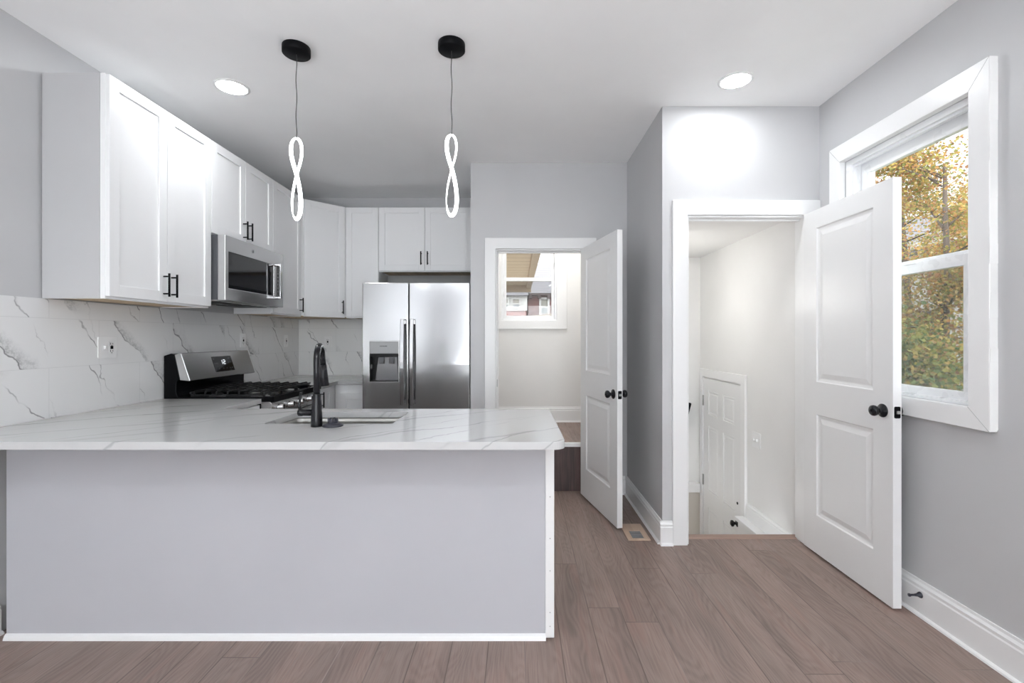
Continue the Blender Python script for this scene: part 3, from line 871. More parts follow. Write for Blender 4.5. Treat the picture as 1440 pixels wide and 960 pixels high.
# ------------------------------------------------------------------ peninsula
root = thing('peninsula_cabinet', 'long white panelled peninsula base under the quartz counter', 'kitchen peninsula', (-1.03, 2.3, 0))
PY = 2.04
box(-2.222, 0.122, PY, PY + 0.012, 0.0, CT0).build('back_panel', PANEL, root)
box(-2.222, -1.20, PY + 0.012, 2.62, 0.10, CT0 - 0.001).box(-0.54, 0.150, PY + 0.012, 2.62, 0.10, CT0 - 0.001).box(-1.20, -0.54, PY + 0.012, 2.62, 0.10, 0.66).box(-1.20, -0.54, 2.60, 2.62, 0.66, CT0 - 0.001).build('carcass', CAB, root)
box(-2.2, 0.13, PY + 0.012, 2.55, 0.0, 0.10).build('toe_kick', PANEL, root)
m = MB().prism([(PY - 0.016, 0.0), (PY, 0.0), (PY, 0.024), (PY - 0.003, 0.024), (PY - 0.010, 0.018), (PY - 0.014, 0.008)], 'x', -2.222, 0.122)
m.build('shoe_molding', TRIM, root)
box(0.120, 0.158, PY - 0.010, PY + 0.03, 0.010, CT0).build('corner_trim', TRIM, root, bevel=0.002)
for zz in (0.84, 0.62, 0.44, 0.30, 0.12, 0.06):
    m = MB().lathe([(0, 0), (0.0025, 0), (0.002, 0.0008), (0, 0.0008)], (0.140, PY - 0.010, zz), (0, -1, 0), 8)
    m.build('nail_head', GREYP, root)
M = face(0.15, 2.62, 0, PI)
for i in range(3):
    a = 0.13 + i * 0.48
    add_door(root, M, a, a + 0.472, 0.105, 0.875, a + 0.44, 0.78)

# sink
root = thing('sink', 'undermount stainless steel sink bowl set in the peninsula counter', 'sink', ((SKX0 + SKX1) / 2, (SKY0 + SKY1) / 2, 0.68))
m = MB()
prof = [(0.012, CT0 - 0.0005), (0.012, CT0 - 0.004), (-0.003, CT0 - 0.004), (-0.003, CT0 - 0.03), (0.006, 0.71), (0.02, 0.69), (0.05, 0.682)]
vs, fs = [], []
for ins, z in prof:
    pts = rrect(SKX0 + ins * (1 if z < CT0 - 0.001 else -1) if False else SKX0 - 0.003 + max(ins, -0.003) if z < CT0 - 0.004 else SKX0 - ins, SKX1 + 0.003 - max(ins, -0.003) if z < CT0 - 0.004 else SKX1 + ins,
                SKY0 - 0.003 + max(ins, -0.003) if z < CT0 - 0.004 else SKY0 - ins, SKY1 + 0.003 - max(ins, -0.003) if z < CT0 - 0.004 else SKY1 + ins, 0.03)
    vs += [(u, v, z) for u, v in pts]
n = len(pts)
for j in range(len(prof) - 1):
    for i in range(n):
        k = (i + 1) % n
        fs.append((j * n + i, j * n + k, (j + 1) * n + k, (j + 1) * n + i))
fs.append(tuple((len(prof) - 1) * n + i for i in range(n)))
m.add(vs, fs, True)
m.build('bowl', SINKS, root)
MB().lathe([(0.0, 0.003), (0.03, 0.003), (0.042, 0.006), (0.045, 0.002), (0.045, 0.0)], ((SKX0 + SKX1) / 2, 2.36, 0.682), (0, 0, 1), 24).build('drain', CHROME, root)

# faucet
FX, FY = -0.893, 2.085
root = thing('kitchen_faucet', 'black high-arc pull-down faucet standing in front of the sink', 'faucet', (FX, FY, CT1))
MB().lathe([(0.0, 0), (0.0245, 0), (0.0245, 0.012), (0.024, 0.04), (0.0205, 0.10), (0.0165, 0.135), (0.0158, 0.14), (0.0158, 0.145), (0.0, 0.145)], (FX, FY, CT1), (0, 0, 1), 28).build('body', KNOB, root)
path = [(FX, FY, CT1 + 0.13)]
dx, dy = -0.22, 0.975
R = 0.062
zc = CT1 + 0.295
path.append((FX, FY, zc - 0.05))
for i in range(13):
    a = PI * i / 12
    k = R * (1 - math.cos(a))
    path.append((FX + dx * k * 0.9, FY + dy * k, zc + R * math.sin(a)))
ex, ey = FX + dx * 2 * R * 0.9, FY + dy * 2 * R
path.append((ex + 0.003, ey, zc - 0.03))
MB().tube(path, 0.0135, 16).build('spout', KNOB, root)
MB().lathe([(0.0, 0.0), (0.0215, 0.0), (0.0225, -0.004), (0.0165, -0.075), (0.0145, -0.10), (0.0, -0.10)][::-1], (ex + 0.004, ey, zc - 0.125), (0.03, 0, 1), 24).build('spray_head', KNOB, root) if False else MB().lathe([(0.0, 0.0), (0.020, 0.0), (0.0225, 0.004), (0.0175, 0.07), (0.0150, 0.10), (0.0, 0.10)], (ex + 0.008, ey, zc - 0.128), (-0.05, 0, 1), 24).build('spray_head', KNOB, root)
h = MB().lathe([(0.0, 0), (0.0145, 0), (0.0145, 0.045), (0.0165, 0.047), (0.0165, 0.062), (0.012, 0.066), (0, 0.066)], (FX - 0.016, FY, CT1 + 0.062), (-1, 0, 0), 20).build('handle', KNOB, root)
MB().tube([(FX - 0.072, FY, CT1 + 0.066), (FX - 0.078, FY, CT1 + 0.09), (FX - 0.0735, FY, CT1 + 0.125), (FX - 0.070, FY, CT1 + 0.150)], [0.008, 0.006, 0.005, 0.0055], 10).build('lever', KNOB, h)

# sink stopper lying on the counter
m = MB().lathe([(0, 0), (0.043, 0), (0.045, 0.003), (0.041, 0.008), (0.026, 0.014), (0.021, 0.015), (0.021, 0.020), (0, 0.020)], (-0.823, 2.09, CT1), (0, 0, 1), 28)
o = tag(m.build('sink_stopper', DARKP), 'round charcoal sink stopper lying beside the faucet', 'sink stopper')
k = MB()
for i in range(8):
    a = 2 * PI * i / 8
    k.box(-0.823 + 0.019 * math.cos(a) - 0.0035, -0.823 + 0.019 * math.cos(a) + 0.0035, 2.09 + 0.019 * math.sin(a) - 0.0035, 2.09 + 0.019 * math.sin(a) + 0.0035, CT1 + 0.0195, CT1 + 0.036)
k.lathe([(0, 0), (0.019, 0), (0.019, 0.012), (0, 0.012)], (-0.823, 2.09, CT1 + 0.0195), (0, 0, 1), 20)
k.build('grip', DARKP, o)

# ------------------------------------------------------------------ gas range
RY0, RY1 = 3.024, 3.776
root = thing('gas_range', 'stainless gas range with black grates and a raised back control panel', 'range', (-1.93, 3.4, 0))
box(-2.275, -1.655, RY0, RY1, 0.03, 0.895).build('body', ENAMEL, root, bevel=0.003)
# cooktop with rolled rim
m = MB().plate(rrect(-2.20, -1.575, RY0 - 0.003, RY1 + 0.003, 0.02), [rrect(-2.17, -1.61, RY0 + 0.028, RY1 - 0.028, 0.03)[::-1]], 'z', 0.895, 0.926)
m.box(-2.18, -1.60, RY0 + 0.02, RY1 - 0.02, 0.893, 0.908)
m.build('cooktop', ENAMEL, root, bevel=0.005, bseg=3)
# backguard: black side profile and a leaning stainless face
prof = [(-2.28, 0.90), (-2.175, 0.90), (-2.190, 0.925), (-2.203, 0.96), (-2.200, 1.02), (-2.178, 1.04), (-2.176, 1.042), (-2.208, 1.188), (-2.215, 1.200), (-2.235, 1.205), (-2.28, 1.19)]
MB().prism(prof, 'y', RY0, RY1).build('backguard', ENAMEL, root, bevel=0.003)
m = MB().prism([(-2.112, 1.030), (-2.118, 1.026), (-2.180, 1.034), (-2.214, 1.196), (-2.176, 1.206), (-2.170, 1.203)], 'y', RY0 + 0.002, RY1 - 0.002)
cp = m.build('control_panel', STEEL2, root, bevel=0.003)
# points on the leaning face
A, B = Vector((-2.112, 0, 1.030)), Vector((-2.170, 0, 1.203))
nrm = Vector((B.z - A.z, 0, A.x - B.x)).normalized()
def onface(y, s, lift):
    p = A + (B - A) * s + nrm * lift
    return (p.x, y, p.z)
def facequad(mb, y0, y1, s0, s1, lift0, lift1):
    vs = [onface(y, s, l) for l in (lift0, lift1) for y, s in ((y0, s0), (y1, s0), (y1, s1), (y0, s1))]
    return mb.add(vs, [(0, 1, 2, 3), (4, 7, 6, 5), (0, 4, 5, 1), (1, 5, 6, 2), (2, 6, 7, 3), (3, 7, 4, 0)])
ym = (RY0 + RY1) / 2 + 0.02
facequad(MB(), ym - 0.115, ym + 0.105, 0.20, 0.82, -0.001, 0.0012).build('display', BGLASS, cp)
m = MB()
seg = {'1': 'bc', '2': 'abged'}
def digit(mb, y, ch, w=0.020, s0=0.50, s1=0.66):
    sm = (s0 + s1) / 2
    q = 0.005; e = 0.014
    H_ = {'a': s1, 'g': sm, 'd': s0}
    for c in seg[ch]:
        if c in H_:
            facequad(mb, y, y + w, H_[c] - e, H_[c] + e, 0.001, 0.0018)
        else:
            yy = y + w if c in 'bc' else y
            a, b = (sm, s1) if c in 'bf' else (s0, sm)
            facequad(mb, yy - q / 2, yy + q / 2, a, b, 0.001, 0.0018)
digit(m, ym - 0.034, '1'); digit(m, ym + 0.000, '2')
m.build('digits', DIGIT, cp)
LEG = plain('grey_print', (0.16, 0.16, 0.17), 0.5)
for (yy, s) in ((-0.10, .72), (-0.10, .55), (-0.075, .55), (-0.10, .32), (-0.07, .32), (-0.02, .32), (0.02, .32), (0.06, .32), (0.085, .32), (0.06, .55), (0.085, .55), (0.07, .72), (0.06, .25)):
    facequad(MB(), ym + yy - 0.005, ym + yy + 0.005, s - 0.012, s + 0.012, 0.001, 0.0016).build('touch_key', LEG, cp)
# burners
for (bx, by, r) in ((-2.04, 3.19, 0.035), (-1.75, 3.19, 0.045), (-2.04, 3.61, 0.04), (-1.75, 3.61, 0.05), (-1.90, 3.40, 0.03)):
    b = MB().lathe([(0, 0), (r + 0.015, 0), (r + 0.012, 0.006), (r, 0.008), (r, 0.014), (0, 0.014)], (bx, by, 0.908), (0, 0, 1), 24).build('burner', NICKEL, root)
    MB().lathe([(0, 0), (r, 0), (r * 0.95, 0.007), (0, 0.008)], (bx, by, 0.9221), (0, 0, 1), 24).build('burner_cap', IRON, b)
# grates: three cast iron racks, bars running towards the wall end
gw = (RY1 - RY0 - 0.07) / 3
for i in range(3):
    y0 = RY0 + 0.035 + gw * i + 0.003; y1 = y0 + gw - 0.006
    m = MB()
    zt = 0.952
    for x in (-2.135, -1.655):
        m.box(x - 0.006, x + 0.006, y0, y1, zt - 0.012, zt)
    for y in (y0 + 0.006, y1 - 0.006):
        m.box(-2.135, -1.655, y - 0.005, y + 0.005, 0.926, 0.936)
    nb = 7
    for k in range(nb):
        x = -2.115 + 0.44 * k / (nb - 1)
        m.tube([(x, y0 + 0.006, 0.931), (x, y0 + 0.004, 0.944), (x, y0 + 0.012, 0.954), (x, y0 + 0.028, 0.956), (x, (y0 + y1) / 2, 0.955), (x, y1 - 0.028, 0.956), (x, y1 - 0.012, 0.954), (x, y1 - 0.004, 0.944), (x, y1 - 0.006, 0.931)], 0.0058, 8)
    for x in (-2.13, -1.66):
        for y in (y0 + 0.01, y1 - 0.01):
            m.box(x - 0.006, x + 0.006, y - 0.006, y + 0.006, 0.908, 0.935)
    m.box(-2.13, -1.66, (y0 + y1) / 2 - 0.005, (y0 + y1) / 2 + 0.005, 0.944, 0.956)
    m.build('grate', IRON, root)
# front control strip with knobs, oven door, drawer
m = MB().prism([(-1.655, 0.79), (-1.602, 0.79), (-1.588, 0.83), (-1.585, 0.885), (-1.60, 0.896), (-1.655, 0.896)], 'y', RY0, RY1)
m.build('front_panel', STEEL2, root, bevel=0.003)
for i in range(5):
    y = RY0 + 0.09 + i * 0.143
    k = MB().lathe([(0, 0), (0.024, 0), (0.024, 0.006), (0.0195, 0.010), (0.0185, 0.034), (0.016, 0.037), (0, 0.037)], (-1.587, y, 0.845), (1, 0, 0.12), 22).build('knob', CHROME, root)
    MB().box(-1.552, -1.546, y - 0.0025, y + 0.0025, 0.835, 0.866).build('pointer', BLACK, k)
d = box(-1.655, -1.612, RY0 + 0.004, RY1 - 0.004, 0.22, 0.782).build('oven_door', STEEL2, root, bevel=0.004)
box(-1.613, -1.610, RY0 + 0.12, RY1 - 0.12, 0.36, 0.66).build('oven_glass', BGLASS, d)
MB().tube([(-1.612, RY0 + 0.06, 0.735), (-1.565, RY0 + 0.06, 0.738), (-1.560, RY0 + 0.075, 0.738), (-1.560, RY1 - 0.075, 0.738), (-1.565, RY1 - 0.06, 0.738), (-1.612, RY1 - 0.06, 0.735)], 0.011, 12).build('oven_handle', CHROME, d)
box(-1.655, -1.615, RY0 + 0.004, RY1 - 0.004, 0.05, 0.21).build('drawer', STEEL2, root, bevel=0.004)
m = MB()
for x in (-2.2, -1.72):
    for y in (RY0 + 0.06, RY1 - 0.06):
        m = MB().lathe([(0, 0), (0.018, 0), (0.018, 0.03), (0, 0.03)], (x, y, 0), (0, 0, 1), 12)
        m.build('foot', BLACK, root)

# ------------------------------------------------------------------ microwave
MZ0, MZ1 = 1.545, 1.972
MY0, MY1 = 3.025, 3.775
root = thing('microwave', 'stainless over-the-range microwave with a black glass window', 'microwave', (-2.09, 3.4, MZ0))
box(-2.286, -1.935, MY0, MY1, MZ0 + 0.008, MZ1).build('body', DARKG, root, bevel=0.002)
box(-2.27, -1.93, MY0 + 0.004, MY1 - 0.004, MZ0, MZ0 + 0.0085).build('base_plate', NICKEL, root)
m = MB()
for y in (MY0 + 0.06, MY0 + 0.40):
    m.box(-2.20, -1.98, y, y + 0.28, MZ0 - 0.003, MZ0 + 0.001)
m.build('vent_filter', BLACK, root)
XM = -1.885
dsplit = MY1 - 0.135
fr = MB().plate(rect(MY0, MY1, MZ0 + 0.004, MZ1 - 0.001), [rect(MY0 + 0.035, dsplit - 0.01, MZ0 + 0.085, MZ1 - 0.105)], 'x', XM - 0.049, XM)
dr = fr.build('front_door', STEEL2, root, bevel=0.003)
box(XM - 0.045, XM - 0.003, MY0 + 0.034, dsplit - 0.009, MZ0 + 0.084, MZ1 - 0.104).build('door_glass', BGLASS, dr)
box(XM - 0.002, XM + 0.0015, MY1 - 0.105, MY1 - 0.025, MZ0 + 0.075, MZ1 - 0.10).build('keypad', BGLASS, dr)
LEG2 = plain('keypad_print', (0.25, 0.25, 0.26), 0.5)
for i in range(7):
    for j in range(3):
        m = MB().box(XM + 0.0014, XM + 0.0019, MY1 - 0.095 + j * 0.025, MY1 - 0.081 + j * 0.025, MZ0 + 0.09 + i * 0.028, MZ0 + 0.098 + i * 0.028)
        m.build('touch_key', LEG2, dr)
ha = MB()
hy = dsplit + 0.002
ha.plate(rrect(MZ0 + 0.062, MZ1 - 0.100, 0, 0.062, 0.02)[:0] or [(hy - 0.016, MZ0 + 0.06), (hy + 0.016, MZ0 + 0.06), (hy + 0.016, MZ1 - 0.092), (hy - 0.016, MZ1 - 0.092)], [], 'x', XM + 0.040, XM + 0.052)
ha.box(XM - 0.001, XM + 0.041, hy - 0.013, hy + 0.013, MZ0 + 0.060, MZ0 + 0.083)
ha.box(XM - 0.001, XM + 0.041, hy - 0.013, hy + 0.013, MZ1 - 0.115, MZ1 - 0.092)
ha.build('handle', CHROME, dr, bevel=0.006, bseg=3)
lg = MB().lathe([(0, 0), (0.013, 0), (0.013, 0.0015), (0, 0.0015)], (XM, (MY0 + dsplit) / 2 + 0.01, MZ1 - 0.05), (1, 0, 0), 22).build('badge', GREYP, dr)
MB().lathe([(0.0095, 0.0), (0.0115, 0.0), (0.0115, 0.0012), (0.0095, 0.0012), (0.0095, 0.0)], (XM + 0.0012, (MY0 + dsplit) / 2 + 0.01, MZ1 - 0.05), (1, 0, 0), 22).build('badge_ring', CHROME, lg)

# ------------------------------------------------------------------ refrigerator
FX0, FX1, FYD, FZ = -1.308, -0.404, 3.95, 1.77
root = thing('refrigerator', 'tall stainless side-by-side refrigerator with an ice and water dispenser', 'refrigerator', ((FX0 + FX1) / 2, 4.35, 0))
box(FX0 + 0.004, FX1 - 0.004, FYD + 0.075, 4.80, 0.02, FZ - 0.01).build('body', DARKG, root, bevel=0.004)
box(FX0 + 0.02, FX1 - 0.02, FYD + 0.05, FYD + 0.08, 0.01, 0.07).build('kick_grille', BLACK, root)
xs = -0.9165
dz0, dz1, dx0, dx1 = 0.935, 1.275, -1.247, -1.002
fd = MB().plate(rect(FX0, xs - 0.004, 0.075, FZ), [rect(dx0, dx1, dz0, dz1)], 'y', FYD, FYD + 0.07).build('freezer_door', STEEL, root, bevel=0.006, bseg=3)
rd = box(xs + 0.004, FX1, FYD, FYD + 0.07, 0.075, FZ).build('fresh_food_door', STEEL, root, bevel=0.006, bseg=3)
def fhandle(x, par):
    m = MB()
    pts = []
    for i in range(15):
        s = i / 14
        pts.append((s, 0.030 + 0.022 * math.sin(PI * s)))
    vs, fs = [], []
    for s, o in pts:
        z = 0.745 + (1.462 - 0.745) * s
        for (dxx, dyy) in ((-0.018, 0), (0.018, 0), (0.014, -0.014), (-0.014, -0.014)):
            vs.append((x + dxx, FYD - o - dyy * -1.0 if False else FYD - o + dyy, z))
    for i in range(14):
        for k in range(4):
            l = (k + 1) % 4
            fs.append((i * 4 + k, i * 4 + l, i * 4 + 4 + l, i * 4 + 4 + k))
    fs += [(0, 1, 2, 3), (56, 57, 58, 59)]
    m.add(vs, fs)
    m.box(x - 0.014, x + 0.014, FYD - 0.036, FYD, 0.75, 0.785).box(x - 0.014, x + 0.014, FYD - 0.036, FYD, 1.42, 1.455)
    m.build('handle', STEEL, par, bevel=0.003)
fhandle(-0.962, fd); fhandle(-0.884, rd)
dp = MB()
dp.box(dx0 + 0.002, dx1 - 0.002, FYD - 0.002, FYD + 0.008, 1.172, dz1 - 0.002)
dq = dp.build('dispenser_panel', plain('dispenser_grey', (0.30, 0.30, 0.30), 0.3, 0.6), fd, bevel=0.002)
m = MB()
for i, wgt in enumerate((6, 4, 6, 3, 6, 4, 5, 6, 5)):
    m.box(-1.158 + i * 0.0068, -1.158 + i * 0.0068 + 0.0045, FYD - 0.0026, FYD - 0.0018, 1.232, 1.232 + 0.0012 * wgt)
m.build('lettering', BLACK, dq)
m = MB()
m.box(dx0, dx1, FYD + 0.062, FYD + 0.066, dz0, 1.172)
m.box(dx0 - 0.001, dx0 + 0.006, FYD + 0.002, FYD + 0.066, dz0, 1.172).box(dx1 - 0.006, dx1 + 0.001, FYD + 0.002, FYD + 0.066, dz0, 1.172)
m.box(dx0, dx1, FYD + 0.002, FYD + 0.066, dz0 - 0.001, dz0 + 0.008)
m.box(dx0 + 0.004, dx1 - 0.004, FYD + 0.01, FYD + 0.064, 1.145, 1.172)
m.build('dispenser_recess', plain('recess_black', (0.012, 0.012, 0.012), 0.35, 0.0, 0.2), fd)
ring(dx0 - 0.004, dx1 + 0.004, dz0 - 0.004, dz1 + 0.004, 0.005, 'y', FYD - 0.0035, FYD + 0.003).build('dispenser_bezel', STEEL2, fd)
MB().prism([(-1.215, dz0 + 0.008), (-1.02, dz0 + 0.008), (-1.03, 1.142), (-1.185, 1.142)], 'y', FYD + 0.052, FYD + 0.061).build('dispenser_back', plain('dispenser_plate', (0.22, 0.22, 0.225), 0.22, 0.7), fd)
for x in (-1.155, -1.072):
    box(x - 0.022, x + 0.022, FYD + 0.028, FYD + 0.045, 1.085, 1.146).build('paddle', plain('paddle_grey', (0.09, 0.09, 0.095), 0.25, 0.3), fd, bevel=0.004)
MB().lathe([(0, 0), (0.022, 0), (0.022, 0.004), (0, 0.004)], (dx0 + 0.006, FYD + 0.03, 1.06), (1, 0, 0), 18).build('filter_cap', GREYP, fd)
for x in (FX0 + 0.05, FX1 - 0.05):
    for y in (4.08, 4.75):
        MB().lathe([(0, 0), (0.02, 0), (0.02, 0.025), (0, 0.025)], (x, y, 0), (0, 0, 1), 12).build('foot', BLACK, root)

# ------------------------------------------------------------------ pendant lamps
def pendant(x, y, top, bot, label, twist):
    root = thing('pendant_lamp', label, 'pendant lamp', (x, y, H), group='pair of twisted loop pendants')
    MB().lathe([(0, 0), (0.066, 0), (0.067, -0.003), (0.067, -0.034), (0.064, -0.037), (0, -0.037)][::-1], (x, y, H), (0, 0, 1), 40).build('canopy', BLACK, root)
    wob = [(x + 0.0025 * math.sin(i * 0.9 + twist), y, H - 0.036 + (top - H + 0.036) * i / 16) for i in range(17)]
    wob[0] = (x, y, H - 0.036); wob[-1] = (x, y, top - 0.002)
    MB().tube(wob, 0.0022, 8).build('cord', plain('grey_cord', (0.06, 0.06, 0.06), 0.5), root)
    zc = top - (top - bot) * 0.40
    n = 96
    vs, fs = [], []
    path = []
    for i in range(n):
        t = 2 * PI * i / n
        s = math.sin(t); c = math.cos(t)
        zz = (top + bot) / 2 + (top - bot) / 2 * c
        # half-width: small upper lobe, longer lower lobe, crossing about two fifths down
        f = (top - zz) / (top - bot)
        u = f / 0.40 if f < 0.40 else (1 - f) / 0.60
        u = min(max(u, 0.0), 1.0)
        lobe = math.sqrt(u) * (1 - u) / 0.385 * (0.0235 if f < 0.40 else 0.0275)
        sg = (1 if s >= 0 else -1) * (-1 if f < 0.40 else 1)
        path.append(Vector((x + sg * lobe, y - 0.013 * s, zz)))
    # smooth the outline
    for _ in range(3):
        path = [(path[i - 1] + path[i] * 2 + path[(i + 1) % n]) / 4 for i in range(n)]
    for i in range(n):
        t = 2 * PI * i / n
        tg = (path[(i + 1) % n] - path[i - 1]).normalized()
        ph = (t - PI / 2) / 2 - 0.2 * math.sin(2 * (t - PI / 2))
        e1 = Vector((1, 0, 0)); e1 = (e1 - tg * e1.dot(tg))
        e2v = Vector((0, 1, 0)); e2v = (e2v - tg * e2v.dot(tg)).normalized()
        e1 = tg.cross(e2v).normalized()
        if e1.x < 0 and True: e1 = e1
        wv = e1 * math.cos(ph) + e2v * math.sin(ph)
        hv = tg.cross(wv).normalized()
        w_, h_ = 0.0090, 0.0018
        for a, b in ((-1, -1), (1, -1), (1, 1), (-1, 1)):
            vs.append(tuple(path[i] + wv * w_ * a + hv * h_ * b))
    for i in range(n):
        j = (i + 1) % n
        if j:
            sh = 0
        else:
            # the strip comes back half a turn round: join to the nearest corner
            sh = min(range(4), key=lambda q: (Vector(vs[i * 4]) - Vector(vs[q])).length)
        for k in range(4):
            l = (k + 1) % 4
            fs.append((i * 4 + k, i * 4 + l, j * 4 + (l + sh) % 4, j * 4 + (k + sh) % 4))
    m = MB(); m.add(vs, fs, False)
    m.build('light_loop', LOOP, root, bevel=0.0)
    return root
pendant(-1.115, 2.365, 2.312, 1.905, 'twisted white light loop on a black canopy, the one nearer the wall cabinets', 0.4)
pendant(-0.329, 2.335, 2.316, 1.915, 'twisted white light loop on a black canopy, the one nearer the refrigerator side', 1.7)

# recessed downlights
def downlight(x, y, label, mat, r=0.078):
    root = thing('ceiling_light', label, 'ceiling light', (x, y, H), group='recessed ceiling lights')
    MB().lathe([(r, 0.0), (r + 0.016, 0.0), (r + 0.015, -0.004), (r, -0.006), (r, 0.0)], (x, y, H), (0, 0, 1), 36).build('trim_ring', PLATE, root)
    MB().lathe([(0, -0.003), (r, -0.003), (r, -0.0005), (0, -0.0005)], (x, y, H), (0, 0, 1), 36).build('diffuser', mat, root)
downlight(-1.669, 2.74, 'round recessed ceiling light in front of the wall cabinets', LED)
downlight(1.24, 2.67, 'round recessed ceiling light above the basement doorway', LED)
for (x, y, s) in ((-1.35, -0.5, 'above the cabinet side of the living area near the kitchen'), (0.95, -0.5, 'above the window side of the living area near the kitchen'), (-1.35, -3.0, 'added as fill over the far cabinet-side corner of the living area'), (0.95, -3.0, 'added as fill over the far window-side corner of the living area')):  # far pair added out of view to even out the light
    downlight(x, y, 'recessed ceiling light ' + s, LED_LIV)
# lamps of the landing and the stairwell; the low wall one is added fill
def flush(x, y, z, label, r=0.14):
    root = thing('flush_lamp', label, 'ceiling light', (x, y, z))
    MB().lathe([(0, 0), (r, 0), (r, -0.02), (0, -0.02)][::-1], (x, y, z), (0, 0, 1), 32).build('base', PLATE, root)
    MB().lathe([(0, -0.06), (r * 0.5, -0.055), (r * 0.85, -0.04), (r * 0.95, -0.02), (0, -0.02)], (x, y, z), (0, 0, 1), 32).build('shade', FLUSHM, root)
flush(0.45, 4.5, H, 'flush white lamp on the ceiling of the rear landing')
for (y, z, lab) in ((3.86, 1.63, 'white round wall lamp high on the inner stairwell wall'), (4.25, -0.15, 'white round fill lamp added low on the inner stairwell wall')):
    root = thing('wall_lamp', lab, 'wall lamp', (1.02, y, z))
    MB().lathe([(0, 0), (0.06, 0), (0.06, 0.02), (0, 0.02)], (1.02, y, z), (1, 0, 0), 28).build('base', PLATE, root)
    MB().lathe([(0, 0.11), (0.05, 0.10), (0.085, 0.065), (0.085, 0.04), (0.05, 0.02), (0, 0.02)], (1.02, y, z), (1, 0, 0), 28).build('shade', SCONCE if z > 0 else FILL_LOW, root)

# uplights added out of view behind the camera to brighten the ceiling
FILL_UP = emit('fill_uplight_white', (0.92, 0.98, 1.03), FILL_UPLIGHT)
for (x, y, s) in ((-1.0, -2.2, 'on the kitchen-cabinet side of the living area'), (0.8, -2.2, 'on the window side of the living area')):
    root = thing('fill_uplight', 'added unseen black uplight bowl ' + s, 'fill light', (x, y, 0))
    MB().lathe([(0, 0), (0.14, 0), (0.14, 0.015), (0.02, 0.03), (0, 0.03)], (x, y, 0), (0, 0, 1), 28).build('base', BLACK, root)
    MB().lathe([(0.012, 0.03), (0.012, 0.50)], (x, y, 0), (0, 0, 1), 12).build('pole', BLACK, root)
    MB().lathe([(0.0, 0.50), (0.06, 0.51), (0.13, 0.56), (0.16, 0.62), (0.155, 0.62), (0.125, 0.565), (0.05, 0.52), (0.0, 0.515)], (x, y, 0), (0, 0, 1), 32).build('lamp_shade', BLACK, root)
    MB().lathe([(0.0, 0.608), (0.11, 0.608), (0.11, 0.612), (0.0, 0.614)], (x, y, 0), (0, 0, 1), 28).build('light_disc', FILL_UP, root)

# ------------------------------------------------------------------ outlets and switch
def wall_plate(name, label, M, gangs, group=None, cat='outlet'):
    """local: x across, -y out, z up; gangs: list of 'duplex' | 'gfci' | 'switch'"""
    w = 0.072 + 0.046 * (len(gangs) - 1)
    c = M @ Vector((0, 0, 0))
    root = thing(name, label, cat, tuple(c), group=group)
    m = MB(M)
    m.plate(rrect(-w / 2, w / 2, -0.058, 0.058, 0.006), [], 'y', -0.0055, -0.0001)
    m.build('cover_plate', PLATE, root, bevel=0.0015)
    for i, gk in enumerate(gangs):
        x = (i - (len(gangs) - 1) / 2) * 0.046
        if gk == 'switch':
            s = MB(M).box(x - 0.011, x + 0.011, -0.0065, -0.005, -0.019, 0.019).build('switch_frame', PLATE, root)
            MB(M).prism([(x - 0.005, -0.008), (x + 0.005, -0.008), (x + 0.005, 0.010), (x - 0.005, 0.010)], 'y', -0.018, -0.006).build('toggle', PLATE, s, bevel=0.002)
        else:
            b = MB(M).plate(rrect(x - 0.017, x + 0.017, -0.034, 0.034, 0.004), [], 'y', -0.0075, -0.005).build('receptacle', PLATE, root, bevel=0.001)
            for zz in (-0.020, 0.020):
                MB(M).box(x - 0.0085, x - 0.0055, -0.0079, -0.0072, zz - 0.005, zz + 0.006).build('slot', BLACK, b)
                MB(M).box(x + 0.0055, x + 0.0085, -0.0079, -0.0072, zz - 0.004, zz + 0.005).build('slot', BLACK, b)
                MB(M).lathe([(0, 0), (0.0028, 0), (0.0028, 0.0006), (0, 0.0006)], (x, -0.0074, zz - 0.010), (0, -1, 0), 8).build('ground_hole', BLACK, b)
            if gk == 'gfci':
                MB(M).box(x - 0.008, x + 0.008, -0.0095, -0.0073, -0.009, 0.009).build('test_button', BLACK, b)
    return root
ML = lambda y, z: Matrix.Translation((XL + 0.009, y, z)) @ Matrix.Rotation(PI / 2, 4, 'Z')
wall_plate('wall_outlet', 'white double wall outlet on the marble tile left of the range', ML(2.615, 1.253), ['switch', 'gfci'])
wall_plate('wall_outlet', 'white single outlet on the marble tile above the range end', ML(3.905, 1.283), ['gfci'], None)
wall_plate('wall_outlet', 'white single outlet on the long tiled wall next to the corner', ML(4.63, 1.273), ['gfci'], None)
wall_plate('wall_outlet', 'white single outlet on the short tiled wall beside the refrigerator', Matrix.Translation((-1.985, YB - 0.009, 1.262)), ['gfci'])
wall_plate('light_switch', 'white light switch plate on the stairwell wall beside the six-panel door', Matrix.Translation((SX, 3.585, 0.525)) @ Matrix.Rotation(-PI / 2, 4, 'Z'), ['switch', 'switch'], None, 'light switch')

# ------------------------------------------------------------------ small things on floor and walls
root = thing('floor_register', 'pale wooden floor vent beside the open rear door', 'floor vent', (0.785, 3.155, 0))
MB().plate(rect(0.713, 0.858, 3.02, 3.285), [rect(0.748, 0.823, 3.05, 3.165)], 'z', 0.0005, 0.006).build('frame', VENT, root, bevel=0.002)
m = box(0.748, 0.823, 3.05, 3.165, 0.0005, 0.0015)
m.build('duct', DARKG, root)
m = MB()
for i in range(7):
    y = 3.058 + i * 0.0165
    m.box(0.748, 0.823, y, y + 0.005, 0.0015, 0.004)
m.build('louver', GREYP, root)

